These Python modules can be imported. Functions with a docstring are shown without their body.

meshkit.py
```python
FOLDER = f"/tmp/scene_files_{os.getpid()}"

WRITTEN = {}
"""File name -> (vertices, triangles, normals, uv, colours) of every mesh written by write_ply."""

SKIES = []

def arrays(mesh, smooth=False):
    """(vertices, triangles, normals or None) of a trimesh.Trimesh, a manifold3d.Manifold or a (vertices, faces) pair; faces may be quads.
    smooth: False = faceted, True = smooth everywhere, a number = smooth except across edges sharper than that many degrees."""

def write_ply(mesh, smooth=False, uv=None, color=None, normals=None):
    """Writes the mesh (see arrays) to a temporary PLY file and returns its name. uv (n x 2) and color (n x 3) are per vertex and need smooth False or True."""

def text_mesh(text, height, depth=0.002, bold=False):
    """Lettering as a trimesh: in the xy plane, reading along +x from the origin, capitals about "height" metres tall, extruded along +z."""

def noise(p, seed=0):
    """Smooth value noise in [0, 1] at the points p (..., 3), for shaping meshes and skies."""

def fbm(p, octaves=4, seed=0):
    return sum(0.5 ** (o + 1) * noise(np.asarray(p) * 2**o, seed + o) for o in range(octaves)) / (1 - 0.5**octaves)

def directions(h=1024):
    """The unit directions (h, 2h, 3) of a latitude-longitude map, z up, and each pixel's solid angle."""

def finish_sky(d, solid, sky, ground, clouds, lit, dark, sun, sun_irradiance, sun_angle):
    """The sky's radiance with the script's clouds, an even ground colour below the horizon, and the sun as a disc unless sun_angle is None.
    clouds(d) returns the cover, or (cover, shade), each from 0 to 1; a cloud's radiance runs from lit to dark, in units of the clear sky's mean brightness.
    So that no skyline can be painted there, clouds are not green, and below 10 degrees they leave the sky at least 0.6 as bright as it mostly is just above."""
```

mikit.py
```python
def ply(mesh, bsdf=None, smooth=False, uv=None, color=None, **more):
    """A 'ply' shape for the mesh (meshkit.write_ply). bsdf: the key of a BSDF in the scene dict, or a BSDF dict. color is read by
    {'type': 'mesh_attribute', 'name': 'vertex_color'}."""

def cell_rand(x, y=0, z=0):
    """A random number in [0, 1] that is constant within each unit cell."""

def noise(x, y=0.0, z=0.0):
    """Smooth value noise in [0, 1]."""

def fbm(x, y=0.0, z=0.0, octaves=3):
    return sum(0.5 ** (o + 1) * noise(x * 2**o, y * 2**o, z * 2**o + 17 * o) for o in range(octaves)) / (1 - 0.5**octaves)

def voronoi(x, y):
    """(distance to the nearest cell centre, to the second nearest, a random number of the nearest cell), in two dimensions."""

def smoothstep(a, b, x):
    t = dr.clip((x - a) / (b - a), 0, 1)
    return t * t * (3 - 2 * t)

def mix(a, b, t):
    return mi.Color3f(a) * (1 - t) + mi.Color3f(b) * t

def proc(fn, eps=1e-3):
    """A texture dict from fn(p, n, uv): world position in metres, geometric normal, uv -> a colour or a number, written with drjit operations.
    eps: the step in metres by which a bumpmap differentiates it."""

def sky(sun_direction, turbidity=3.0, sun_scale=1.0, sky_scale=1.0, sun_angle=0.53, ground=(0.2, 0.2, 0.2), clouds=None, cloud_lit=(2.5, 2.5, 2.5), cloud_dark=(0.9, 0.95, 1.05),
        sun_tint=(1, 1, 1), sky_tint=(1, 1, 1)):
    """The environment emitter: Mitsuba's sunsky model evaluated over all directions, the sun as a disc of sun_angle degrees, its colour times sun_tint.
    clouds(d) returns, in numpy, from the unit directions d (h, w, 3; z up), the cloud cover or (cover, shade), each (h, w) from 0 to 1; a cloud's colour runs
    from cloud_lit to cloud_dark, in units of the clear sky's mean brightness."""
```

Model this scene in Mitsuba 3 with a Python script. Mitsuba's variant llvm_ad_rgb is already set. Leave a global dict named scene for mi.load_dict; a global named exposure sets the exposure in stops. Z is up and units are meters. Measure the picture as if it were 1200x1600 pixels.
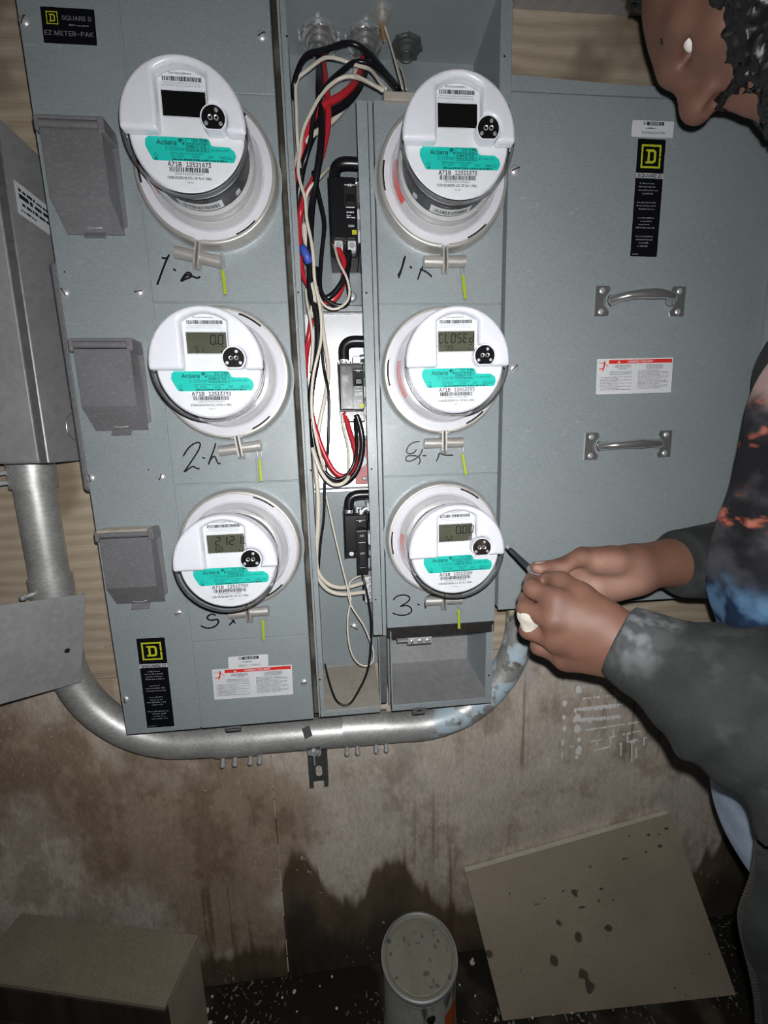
import math, random
import numpy as np, trimesh, mitsuba as mi, drjit as dr
import manifold3d as m3
from shapely.geometry import Polygon, Point, LineString, box as sbox
from shapely.ops import unary_union
from scipy.spatial import Delaunay
import mikit, meshkit
from mikit import fbm, noise, smoothstep, mix, voronoi, cell_rand
random.seed(7); rng = np.random.default_rng(7)

# ---------------------------------------------------------------- frame, camera, light
# Everything is modelled in "wall coordinates": X right, Y up, Z out of the wall (metres), Z = 0 on the
# fronts of the meter cabinets, the wall at Z = -0.16.  WORLD turns them into the z-up world, floor at 0.
FLOOR = -1.40
WALL = -0.16
WORLD = np.array([[1, 0, 0, 0], [0, 0, -1, 0], [0, 1, 0, -FLOOR], [0, 0, 0, 1.0]])
def to_w(p): return (WORLD @ np.append(np.asarray(p, float), 1))[:3]
CAM = np.array([0.1690, -0.0955, 0.6795])
FWD = np.array([0.0894, -0.1774, -0.9801]); UP = np.array([0.0423, 0.9838, -0.1742])
RIGHT = np.cross(FWD, UP)
exposure = 0.0
T4 = mi.ScalarTransform4f
cam_o = to_w(CAM)
scene = {
    'camera': {'type': 'perspective', 'fov': math.degrees(2 * math.atan(600 / 657.116)), 'fov_axis': 'x', 'near_clip': 0.02, 'far_clip': 50.0,
               'to_world': T4().look_at(origin=[float(x) for x in cam_o], target=[float(x) for x in to_w(CAM + FWD)], up=[float(x) for x in (WORLD[:3, :3] @ UP)])},
    'sky': {'type': 'constant', 'radiance': {'type': 'rgb', 'value': [0.012, 0.012, 0.012]}},
}
FLASH = CAM + UP * 0.020 + RIGHT * 0.008 - FWD * 0.002
scene['flash'] = {'type': 'disk', 'to_world': T4().look_at(origin=[float(x) for x in to_w(FLASH)], target=[float(x) for x in to_w(FLASH + FWD)], up=[float(x) for x in (WORLD[:3, :3] @ UP)]) @ T4().scale(0.005),
                  'bsdf': {'type': 'diffuse', 'reflectance': {'type': 'rgb', 'value': [0.5, 0.5, 0.5]}},
                  'emitter': {'type': 'area', 'radiance': {'type': 'rgb', 'value': [29500.0, 29500.0, 29300.0]}}}
labels = {}
labels['flash'] = {'label': 'small round phone flash lamp beside the camera lens', 'category': 'lamp'}

# ---------------------------------------------------------------- materials
def C(h):
    return [((int(h[i:i + 2], 16) / 255 + 0.055) / 1.055) ** 2.4 if int(h[i:i + 2], 16) > 10 else int(h[i:i + 2], 16) / 255 / 12.92 for i in (0, 2, 4)]
def rgb(v): return {'type': 'rgb', 'value': [float(x) for x in (C(v) if isinstance(v, str) else v)]}
def tex(v): return mikit.proc(v) if callable(v) else rgb(v)
def pr(name, color, rough=0.5, metal=0.0, spec=0.5, two=True, **k):
    b = {'type': 'principled', 'base_color': tex(color), 'roughness': mikit.proc(rough) if callable(rough) else float(rough), 'metallic': metal if isinstance(metal, dict) else float(metal), 'specular': float(spec)}
    b.update(k)
    scene[name] = {'type': 'twosided', 'bsdf': b} if two else b
    return name
def f_enamel(p, n, uv):
    a = fbm(p.x * 7, p.y * 7, p.z * 7, 4); g = noise(p.x * 420, p.y * 420, p.z * 420)
    c = mix((0.205, 0.235, 0.247), (0.250, 0.280, 0.290), a) * (0.93 + 0.14 * g)
    sp = smoothstep(0.86, 0.9, noise(p.x * 160 + 31, p.y * 160, p.z * 160 + 5)) * smoothstep(0.55, 0.75, noise(p.x * 22, p.y * 22 + 9, p.z * 22))
    c = mix(c, (0.36, 0.38, 0.38), sp * 0.3)
    return c
pr('m_enamel', f_enamel, rough=lambda p, n, uv: 0.36 + 0.12 * fbm(p.x * 18, p.y * 18, p.z * 18, 3), spec=0.45)
def f_flap(p, n, uv):
    a = fbm(p.x * 25, p.y * 25, p.z * 25, 4)
    c = mix((0.118, 0.116, 0.122), (0.150, 0.147, 0.155), a)
    d = smoothstep(0.55, 0.8, noise(p.x * 300, p.y * 300, p.z * 300))
    return mix(c, (0.26, 0.25, 0.25), d * 0.2)
pr('m_flap', f_flap, rough=0.42, spec=0.5)
pr('m_dust', lambda p, n, uv: mix((0.26, 0.235, 0.2), (0.40, 0.365, 0.31), fbm(p.x * 60, p.y * 60, p.z * 60, 3)), rough=0.9, spec=0.2)
def f_galv(p, n, uv):
    d1, d2, r = voronoi(p.x * 140 + p.y * 60, p.z * 140 - p.y * 60)
    a = fbm(p.x * 30, p.y * 30, p.z * 30, 3)
    return mix((0.42, 0.44, 0.46), (0.66, 0.67, 0.68), 0.55 * r + 0.45 * a)
pr('m_galv', f_galv, rough=0.38, metal=0.9)
def f_galv_box(p, n, uv):
    d1, d2, r = voronoi(p.x * 130 + p.y * 70, p.z * 130 - p.y * 70)
    a = fbm(p.x * 14, p.y * 14, p.z * 14, 4)
    return mix((0.25, 0.25, 0.255), (0.37, 0.37, 0.375), 0.35 * r + 0.65 * a)
pr('m_galv_box', f_galv_box, rough=0.5, metal=0.25)
def f_paint_on(p): return smoothstep(0.30, 0.36, p.x) * smoothstep(0.47, 0.52, fbm(p.x * 34, p.y * 34, p.z * 22 + 7, 4))
def f_conduit(p, n, uv):
    a = fbm(p.x * 25, p.y * 25, p.z * 25, 4); g = noise(p.x * 260, p.y * 260, p.z * 260)
    c = mix((0.36, 0.36, 0.35), (0.62, 0.62, 0.61), a) * (0.85 + 0.3 * g)
    on = f_paint_on(p)
    hi = smoothstep(0.86, 0.93, p.z)
    paint = mix((0.42, 0.53, 0.60), (0.50, 0.48, 0.36), hi)
    c = mix(c, paint, on)
    rust = smoothstep(0.62, 0.68, fbm(p.x * 50 + 3, p.y * 50, p.z * 50, 4)) * smoothstep(0.28, 0.4, p.x)
    return mix(c, (0.10, 0.085, 0.05), rust * 0.55)
pr('m_conduit', f_conduit, rough=0.45, metal=mikit.proc(lambda p, n, uv: 0.55 * (1 - f_paint_on(p))))
pr('m_steel', lambda p, n, uv: mix((0.42, 0.40, 0.375), (0.58, 0.56, 0.53), fbm(p.x * 60, p.y * 60, p.z * 60, 3)), rough=0.4, metal=0.6)
pr('m_bright', (0.62, 0.63, 0.64), rough=0.38, metal=0.6)
pr('m_backplate', lambda p, n, uv: mix((0.62, 0.63, 0.65), (0.78, 0.79, 0.81), fbm(p.x * 20, p.y * 20, p.z * 8, 3)), rough=0.44, metal=0.75)
pr('m_chrome', (0.60, 0.60, 0.59), rough=0.22, metal=0.86)
pr('m_port', (0.42, 0.42, 0.42), rough=0.16, metal=1.0)
pr('m_grime', lambda p, n, uv: mix((0.03, 0.026, 0.02), (0.10, 0.09, 0.075), smoothstep(0.4, 0.7, fbm(p.x * 60, p.y * 60, p.z * 22, 4))), rough=0.8, spec=0.3)
pr('m_tin', (0.62, 0.63, 0.65), rough=0.42, metal=0.8)
pr('m_white', (0.56, 0.565, 0.615), rough=0.27, spec=0.5)
pr('m_whiteplate', (0.56, 0.575, 0.60), rough=0.5, spec=0.3)
pr('m_flange', (0.52, 0.52, 0.555), rough=0.3, spec=0.5)
pr('m_bowl', (0.40, 0.40, 0.405), rough=0.25, spec=0.5)
pr('m_module', (0.006, 0.0065, 0.009), rough=0.4, spec=0.3)
pr('m_paper', (0.60, 0.61, 0.63), rough=0.55, spec=0.3)
pr('m_residue', (0.88, 0.87, 0.85), rough=0.7, spec=0.2)
pr('m_teal', (0.008, 0.40, 0.335), rough=0.5, spec=0.3)
pr('m_ink', (0.02, 0.022, 0.027), rough=0.55, spec=0.2)
pr('m_ink_gray', (0.14, 0.145, 0.16), rough=0.6, spec=0.2)
pr('m_ink_pale', (0.40, 0.41, 0.44), rough=0.6, spec=0.2)
pr('m_ink_teal', (0.006, 0.10, 0.095), rough=0.6, spec=0.2)
pr('m_marker', (0.008, 0.008, 0.01), rough=0.35, spec=0.4)
pr('m_black', (0.008, 0.0085, 0.0095), rough=0.32, spec=0.5)
pr('m_black_matte', (0.012, 0.012, 0.012), rough=0.7, spec=0.3)
pr('m_rubber', (0.02, 0.019, 0.018), rough=0.8, spec=0.2)
pr('m_lcd_off', (0.004, 0.0045, 0.004), rough=0.12, spec=0.6)
pr('m_lcd', lambda p, n, uv: mix((0.045, 0.047, 0.032), (0.075, 0.077, 0.052), fbm(p.x * 40, p.y * 40, p.z * 40, 2)), rough=0.3, spec=0.5)
pr('m_lcd_seg', (0.006, 0.007, 0.006), rough=0.4, spec=0.3)
pr('m_yellow', (0.42, 0.45, 0.02), rough=0.5, spec=0.3)
pr('m_label_black', (0.004, 0.0045, 0.0055), rough=0.35, spec=0.35)
pr('m_label_text', (0.17, 0.18, 0.20), rough=0.6, spec=0.2)
pr('m_red', (0.62, 0.03, 0.022), rough=0.5, spec=0.3)
pr('m_red_tape', (0.50, 0.045, 0.035), rough=0.35, spec=0.4)
pr('m_pinkplate', lambda p, n, uv: mix((0.36, 0.10, 0.10), (0.46, 0.17, 0.17), fbm(p.x * 50, p.y * 50, p.z * 50, 3)), rough=0.45, spec=0.4)
pr('m_wire_black', (0.007, 0.007, 0.009), rough=0.3, spec=0.5)
pr('m_wire_red', (0.42, 0.018, 0.028), rough=0.3, spec=0.5)
pr('m_wire_white', (0.56, 0.52, 0.44), rough=0.35, spec=0.5)
pr('m_blue', (0.05, 0.09, 0.42), rough=0.4, spec=0.4)
pr('m_copper', (0.62, 0.30, 0.14), rough=0.4, metal=0.9)
pr('m_rust', lambda p, n, uv: mix((0.20, 0.10, 0.045), (0.38, 0.24, 0.12), fbm(p.x * 90, p.y * 90, p.z * 90, 3)), rough=0.85, spec=0.2)
pr('m_strut', lambda p, n, uv: mix((0.05, 0.055, 0.055), (0.13, 0.14, 0.14), fbm(p.x * 60, p.y * 60, p.z * 60, 3)), rough=0.55, metal=0.4)
pr('m_green', (0.30, 0.38, 0.03), rough=0.4, spec=0.4)
pr('m_gasket', lambda p, n, uv: mix((0.010, 0.009, 0.008), (0.03, 0.028, 0.026), fbm(p.x * 90, p.y * 90, p.z * 90, 3)), rough=0.85, spec=0.2)
scene['m_clear'] = {'type': 'thindielectric', 'int_ior': 1.16, 'ext_ior': 1.0}
scene['m_lens'] = {'type': 'dielectric', 'int_ior': 1.49, 'ext_ior': 1.0}
# plywood: grain runs along X on the upper sheet; lower sheets are stained and wet at the foot
def ply_grain(p, along_x):
    u, v = (p.x, p.z) if along_x else (p.z, p.x)
    w = fbm(u * 2.2, v * 9, 3.0, 3)
    rings = 0.5 + 0.5 * dr.sin((v + 0.06 * w) * 250 + 9 * fbm(u * 3, v * 6, 1.0, 3))
    fib = noise(u * 30, v * 900, 2.0)
    return 0.55 * rings + 0.45 * fib
def f_ply_up(p, n, uv):
    g = ply_grain(p, True)
    a = fbm(p.x * 4, p.z * 5, 8.0, 4)
    c = mix((0.30, 0.23, 0.16), (0.58, 0.49, 0.38), g * 0.62 + a * 0.38)
    st = smoothstep(0.53, 0.72, fbm(p.x * 8 + 4, p.z * 8, 2.0, 4))
    c = mix(c, (0.16, 0.115, 0.075), st * 0.6)
    ln = smoothstep(0.93, 1.0, 1 - dr.abs(fbm(p.x * 5, p.z * 14, 21.0, 4) - 0.5) * 26) * smoothstep(0.45, 0.6, noise(p.x * 12, p.z * 12, 4))
    return mix(c, (0.11, 0.085, 0.06), ln * 0.5)
def f_ply_low(p, n, uv):
    g = ply_grain(p, False)
    a = fbm(p.x * 5 + 2, p.z * 4, 3.0, 5); b = fbm(p.x * 16, p.z * 13, 9.0, 5); f = noise(p.x * 260, p.z * 120, 1.0)
    c = mix((0.36, 0.305, 0.25), (0.82, 0.73, 0.635), a * 0.35 + b * 0.55 + g * 0.1) * (0.88 + 0.24 * f)
    brown = smoothstep(0.40, 0.62, fbm(p.x * 5.5 + 8, p.z * 4.5 + 2, 41.0, 4)) * (1 - smoothstep(0.0, 0.12, p.x))
    c = mix(c, c * mi.Color3f(0.52, 0.40, 0.29), brown * 0.7)
    blot = smoothstep(0.48, 0.66, 0.7 * fbm(p.x * 11 + 14, p.z * 9, 12.0, 5) + 0.3 * fbm(p.x * 60, p.z * 40, 2.0, 3))
    c = mix(c, c * mi.Color3f(0.50, 0.42, 0.36), blot * 0.5)
    streak = smoothstep(0.60, 0.80, fbm(p.x * 70, p.z * 2.4, 6.0, 4)) * smoothstep(0.50, 0.66, noise(p.x * 6, p.z * 5, 15.0))
    c = mix(c, c * mi.Color3f(0.42, 0.31, 0.24), streak * 0.65)
    pale = smoothstep(0.56, 0.74, fbm(p.x * 7.5 + 31, p.z * 5 + 3, 22.0, 5)) * smoothstep(-0.1, 0.5, p.x)
    c = mix(c, (0.50, 0.50, 0.50), pale * 0.55)
    # damp, mouldy foot of the sheets with a ragged tide line of a few old leaks
    rag = 0.075 * (fbm(p.x * 46, p.z * 4.5, 3.0, 3) - 0.5) + 0.14 * (fbm(p.x * 6 + 3, 2.0, 0.0, 3) - 0.5)
    tide = 0.105 + 0.055 * smoothstep(-0.03, -0.01, p.x) + rag
    tide += 0.235 * dr.exp(-dr.square((p.x - 0.018) / 0.050)) * smoothstep(-0.022, -0.018, p.x)
    tide += 0.150 * dr.exp(-dr.square((p.x - 0.235) / 0.062)) + 0.06 * dr.exp(-dr.square((p.x - 0.1) / 0.05)) + 0.10 * smoothstep(0.95, 1.15, p.x)
    wet = 1 - smoothstep(tide - 0.035, tide + 0.010, p.z)
    deep = 1 - smoothstep(tide - 0.20, tide - 0.05, p.z + 0.10 * (b - 0.5))
    wc = mix((0.105, 0.070, 0.040), (0.020, 0.0165, 0.011), deep)
    c = mix(c, wc * (0.65 + 0.8 * b), wet * 0.93)
    sc = smoothstep(0.965, 1.0, 1 - dr.abs(fbm(p.x * 7 + 5, p.z * 6, 61.0, 4) - 0.5) * 30) * smoothstep(0.48, 0.6, noise(p.x * 9, p.z * 9, 8.0))
    c = mix(c, c * 0.42, sc * 0.65)
    sd = smoothstep(0.975, 1.0, 1 - dr.abs(fbm(p.x * 16 + p.z * 9, p.z * 10 - p.x * 4, 33.0, 3) - 0.5) * 34) * smoothstep(0.5, 0.62, noise(p.x * 8 + 4, p.z * 8, 18.0))
    c = mix(c, c * 1.35 + mi.Color3f(0.03), sd * 0.6)
    wh = smoothstep(0.90, 0.94, noise(p.x * 210 + 7, p.z * 110, 5.0)) * smoothstep(0.60, 0.72, noise(p.x * 12, p.z * 9, 77.0))
    return mix(c, (0.55, 0.53, 0.50), wh * 0.8)
pr('m_ply_up', f_ply_up, rough=0.7, spec=0.3)
pr('m_ply_low', f_ply_low, rough=0.62, spec=0.3)
def f_floor(p, n, uv):
    a = fbm(p.x * 8, p.y * 8, 1.0, 5)
    c = mix((0.014, 0.012, 0.008), (0.10, 0.09, 0.062), smoothstep(0.42, 0.72, a))
    w = smoothstep(0.80, 0.86, noise(p.x * 190, p.y * 190, 2.0)) * smoothstep(0.5, 0.65, noise(p.x * 14, p.y * 14, 3.0))
    return mix(c, (0.32, 0.31, 0.27), w * 0.6)
pr('m_floor', f_floor, rough=0.85, spec=0.3)
STAINS = ((0.6722, 0.2195, 0.009), (0.6274, 0.1619, 0.011), (0.6706, 0.1342, 0.010), (0.6046, 0.0963, 0.010), (0.4522, 0.1175, 0.010), (0.7451, 0.1482, 0.008), (0.6702, 0.0666, 0.012), (0.6808, 0.0443, 0.013))
def f_board(p, n, uv):
    a = fbm(p.x * 9, p.y * 9, p.z * 9, 4); g = noise(p.x * 500, p.y * 500, p.z * 500)
    c = mix((0.30, 0.25, 0.19), (0.42, 0.355, 0.275), a) * (0.88 + 0.24 * g)
    sp = smoothstep(0.86, 0.90, noise(p.x * 85 + 2, p.y * 85, p.z * 85)) * smoothstep(0.60, 0.68, noise(p.x * 9, p.y * 9, p.z * 9 + 4))
    jig = 0.012 * (noise(p.x * 90, p.z * 90, 3.0) - 0.5)
    for sx_, sz_, sr_ in STAINS: sp = dr.maximum(sp, 1 - smoothstep(sr_ * 0.55, sr_, dr.sqrt(dr.square(p.x - sx_) + dr.square(p.z - sz_)) + jig))
    lines = smoothstep(0.985, 1.0, 1 - dr.abs(fbm(p.x * 5 + 9, p.y * 5, p.z * 4, 3) - 0.5) * 14)
    c = mix(c, (0.06, 0.045, 0.035), sp * 0.85)
    return mix(c, (0.09, 0.075, 0.06), lines * 0.4)
pr('m_board', f_board, rough=0.85, spec=0.2)
pr('m_board_edge', lambda p, n, uv: mix((0.50, 0.47, 0.39), (0.68, 0.65, 0.56), fbm(p.x * 60, p.y * 60, p.z * 60, 3)), rough=0.9, spec=0.2)
pr('m_crate_top', lambda p, n, uv: mix((0.19, 0.16, 0.12), (0.33, 0.285, 0.22), fbm(p.x * 16, p.y * 16, p.z * 16, 4) * 0.6 + noise(p.x * 400, p.y * 400, p.z * 400) * 0.4), rough=0.9, spec=0.2)
pr('m_crate', lambda p, n, uv: mix((0.022, 0.014, 0.010), (0.065, 0.045, 0.032), fbm(p.x * 40, p.y * 40, p.z * 4, 4)), rough=0.8, spec=0.3)
def f_can(p, n, uv):
    a = fbm(p.x * 28, p.y * 28, p.z * 22, 4)
    drip = smoothstep(0.58, 0.72, fbm(p.x * 60, p.y * 60, p.z * 12, 4))
    return mix(mix((0.30, 0.30, 0.27), (0.46, 0.46, 0.43), a), (0.055, 0.06, 0.05), drip * 0.85)
pr('m_can', f_can, rough=0.4, spec=0.5)
def f_lid(p, n, uv):
    a = fbm(p.x * 30, p.y * 30, p.z * 30, 4); g = noise(p.x * 350, p.y * 350, p.z * 350)
    c = mix((0.215, 0.215, 0.17), (0.30, 0.30, 0.25), a) * (0.9 + 0.2 * g)
    sp = smoothstep(0.80, 0.86, noise(p.x * 120 + 1, p.y * 90 + 3, 2.0))
    return mix(c, (0.10, 0.105, 0.085), sp * 0.8)
pr('m_lid', f_lid, rough=0.6, spec=0.35)
pr('m_orange', (0.42, 0.085, 0.018), rough=0.5, spec=0.3)

# ---------------------------------------------------------------- helpers
def numbered(name):
    if name not in scene and not any(k.startswith(name + '__') for k in scene) and name not in labels: return name
    i = 1
    while f'{name}_{i:03d}' in scene or f'{name}_{i:03d}' in labels: i += 1
    return f'{name}_{i:03d}'
def mat4(M): return T4([[float(x) for x in r] for r in (WORLD if M is None else WORLD @ M)])
def put(key, plyd, M=None):
    scene[key] = {**plyd, 'to_world': mat4(M)}
    return key
def obj(name, mesh, bsdf, parent=None, M=None, smooth=30, label=None, cat=None, group=None, kind=None, color=None):
    key = numbered((parent + '__' if parent else '') + name)
    p = mesh if isinstance(mesh, dict) else mikit.ply(mesh, bsdf, smooth, color=color)
    put(key, p, M); tag(key, label, cat, group, kind)
    return key
def tag(key, label=None, cat=None, group=None, kind=None):
    d = {k: v for k, v in (('label', label), ('category', cat), ('group', group), ('kind', kind)) if v}
    if d: labels[key] = {**labels.get(key, {}), **d}
def thing(name, label, cat, group=None):
    key = numbered(name); tag(key, label, cat, group); return key
def tr(x=0, y=0, z=0, rz=0, rx=0, ry=0, s=1):
    m = trimesh.transformations.euler_matrix(math.radians(rx), math.radians(ry), math.radians(rz)); m[:3, :3] *= s; m[:3, 3] = x, y, z
    return m
def mv(mesh, M):
    m = mesh.copy(); m.apply_transform(M); return m
def cat_(ms): return trimesh.util.concatenate([m for m in ms if m is not None and len(m.faces)])
def box(x0, x1, y0, y1, z0, z1, b=0.0):
    if b <= 0: return mv(trimesh.creation.box((x1 - x0, y1 - y0, z1 - z0)), tr((x0 + x1) / 2, (y0 + y1) / 2, (z0 + z1) / 2))
    b = min(b, 0.49 * min(x1 - x0, y1 - y0, z1 - z0)); pts = []
    for sx in (0, 1):
        for sy in (0, 1):
            for sz in (0, 1):
                c = np.array([(x0, x1)[sx], (y0, y1)[sy], (z0, z1)[sz]]); i = np.array([b if not s else -b for s in (sx, sy, sz)])
                for k in range(3): q = c + i; q[k] = c[k]; pts.append(q)
    return trimesh.convex.convex_hull(np.array(pts))
def spline(pts, n=8):
    p = np.asarray(pts, float)
    if len(p) < 3: return p
    from scipy.interpolate import CubicSpline, PchipInterpolator
    d = np.r_[0, np.cumsum(np.maximum(np.sqrt(np.linalg.norm(np.diff(p, axis=0), axis=1)), 1e-6))]
    t = np.linspace(0, d[-1], (len(p) - 1) * n + 1)
    return CubicSpline(d, p)(t)
def tube(pts, r, sides=10, n=6, smooth=True, caps=True):
    p = spline(pts, n) if smooth else np.asarray(pts, float)
    r = np.interp(np.linspace(0, 1, len(p)), np.linspace(0, 1, len(np.atleast_1d(r))), np.atleast_1d(r)) if np.ndim(r) else np.full(len(p), r)
    t = np.gradient(p, axis=0); t /= np.linalg.norm(t, axis=1, keepdims=True) + 1e-12
    a = np.cross(t[0], [0.3, 0.5, 0.81]); a /= np.linalg.norm(a); rows = []
    ang = np.arange(sides) * 2 * np.pi / sides
    for i in range(len(p)):
        a = a - t[i] * (a @ t[i]); a /= np.linalg.norm(a); b = np.cross(t[i], a)
        rows.append(p[i] + r[i] * (np.cos(ang)[:, None] * a + np.sin(ang)[:, None] * b))
    v = np.vstack(rows); f = []
    for i in range(len(p) - 1):
        for j in range(sides):
            q = i * sides + j, i * sides + (j + 1) % sides, (i + 1) * sides + (j + 1) % sides, (i + 1) * sides + j
            f += [[q[0], q[1], q[2]], [q[0], q[2], q[3]]]
    if caps:
        v = np.vstack([v, p[0], p[-1]]); k = len(v); e = (len(p) - 1) * sides
        for j in range(sides): f += [[k - 2, (j + 1) % sides, j], [k - 1, e + j, e + (j + 1) % sides]]
    return trimesh.Trimesh(v, np.array(f), process=False)
def lathe(prof, n=64, a0=0.0, a1=360.0):
    """profile of (r, z) about +Z"""
    prof = np.asarray(prof, float); full = abs(a1 - a0) >= 359.9
    ang = np.radians(np.linspace(a0, a1, n + 1))[: n if full else n + 1]; k = len(ang)
    v = np.array([[r * math.cos(a), r * math.sin(a), z] for a in ang for r, z in prof]); m = len(prof); f = []
    for i in range(n):
        i2 = (i + 1) % k
        for j in range(m - 1):
            a, b, c, d = i * m + j, i2 * m + j, i2 * m + j + 1, i * m + j + 1
            f += [[a, b, c], [a, c, d]]
    me = trimesh.Trimesh(v, np.array(f), process=False)
    me.merge_vertices(); me.update_faces(me.nondegenerate_faces()); me.remove_unreferenced_vertices()
    return me
def arc(cx, cz, r, a0, a1, n=5): return [(cx + r * math.cos(math.radians(a)), cz + r * math.sin(math.radians(a))) for a in np.linspace(a0, a1, n)]
def extr(poly, z0, z1):
    ps = [p for p in getattr(poly, 'geoms', [poly]) if p.area > 0]
    return cat_([mv(trimesh.creation.extrude_polygon(p, z1 - z0, engine='earcut'), tr(z=z0)) for p in ps])
def flat(poly, z=0.0):
    out = []
    for p in getattr(poly, 'geoms', [poly]):
        if p.is_empty or p.area <= 0: continue
        v, f = trimesh.creation.triangulate_polygon(p, engine='earcut'); v = np.column_stack([v, np.full(len(v), z)]); f = np.asarray(f)
        a = np.cross(v[f[:, 1], :2] - v[f[:, 0], :2], v[f[:, 2], :2] - v[f[:, 0], :2]); f[a < 0] = f[a < 0][:, ::-1]
        out.append(trimesh.Trimesh(v, f, process=False))
    return cat_(out)
def resample(line, step):
    n = max(int(line.length / step), 8); return np.array([line.interpolate(i / n, normalized=True).coords[0] for i in range(n)])
def pillow(poly, z0, z1, r, step=0.002, steps=5):
    """extrusion of poly from z0 to z1 whose front edge is rounded with radius r"""
    rings, zs = [], []
    for k in range(steps + 1):
        a = k / steps * math.pi / 2; d = r * (1 - math.cos(a)); q = poly.buffer(-d)
        for g in getattr(q, 'geoms', [q]):
            if g.is_empty: continue
            for ln in [g.exterior, *g.interiors]:
                P = resample(ln, step); rings.append(P); zs.append(np.full(len(P), z1 - r + r * math.sin(a)))
    core = poly.buffer(-r - step); P2 = np.vstack(rings); Z = np.concatenate(zs)
    tri = Delaunay(P2 + 1e-7 * rng.standard_normal(P2.shape)).simplices; cen = P2[tri].mean(1)
    from shapely import contains_xy
    tri = tri[contains_xy(poly.buffer(1e-6), cen[:, 0], cen[:, 1])]
    v = np.column_stack([P2, Z]); a = np.cross(P2[tri[:, 1]] - P2[tri[:, 0]], P2[tri[:, 2]] - P2[tri[:, 0]]); tri[a < 0] = tri[a < 0][:, ::-1]
    vs, fs = [v], [tri]; off = len(v)
    for ln in [poly.exterior, *poly.interiors]:
        P = resample(ln, step); n = len(P)
        if (ln.is_ccw) != (ln is poly.exterior): P = P[::-1]
        vs.append(np.vstack([np.column_stack([P, np.full(n, z1 - r)]), np.column_stack([P, np.full(n, z0)])])); i = np.arange(n); j = (i + 1) % n
        fs.append(np.vstack([np.column_stack([i, i + n, j]), np.column_stack([j, i + n, j + n])]) + off); off += 2 * n
    m = trimesh.Trimesh(np.vstack(vs), np.vstack(fs), process=False); m.merge_vertices(digits_vertex=6)
    return m
def rrect(x0, x1, y0, y1, r): return sbox(x0 + r, y0 + r, x1 - r, y1 - r).buffer(r, quad_segs=6)
_TX = {}
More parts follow.
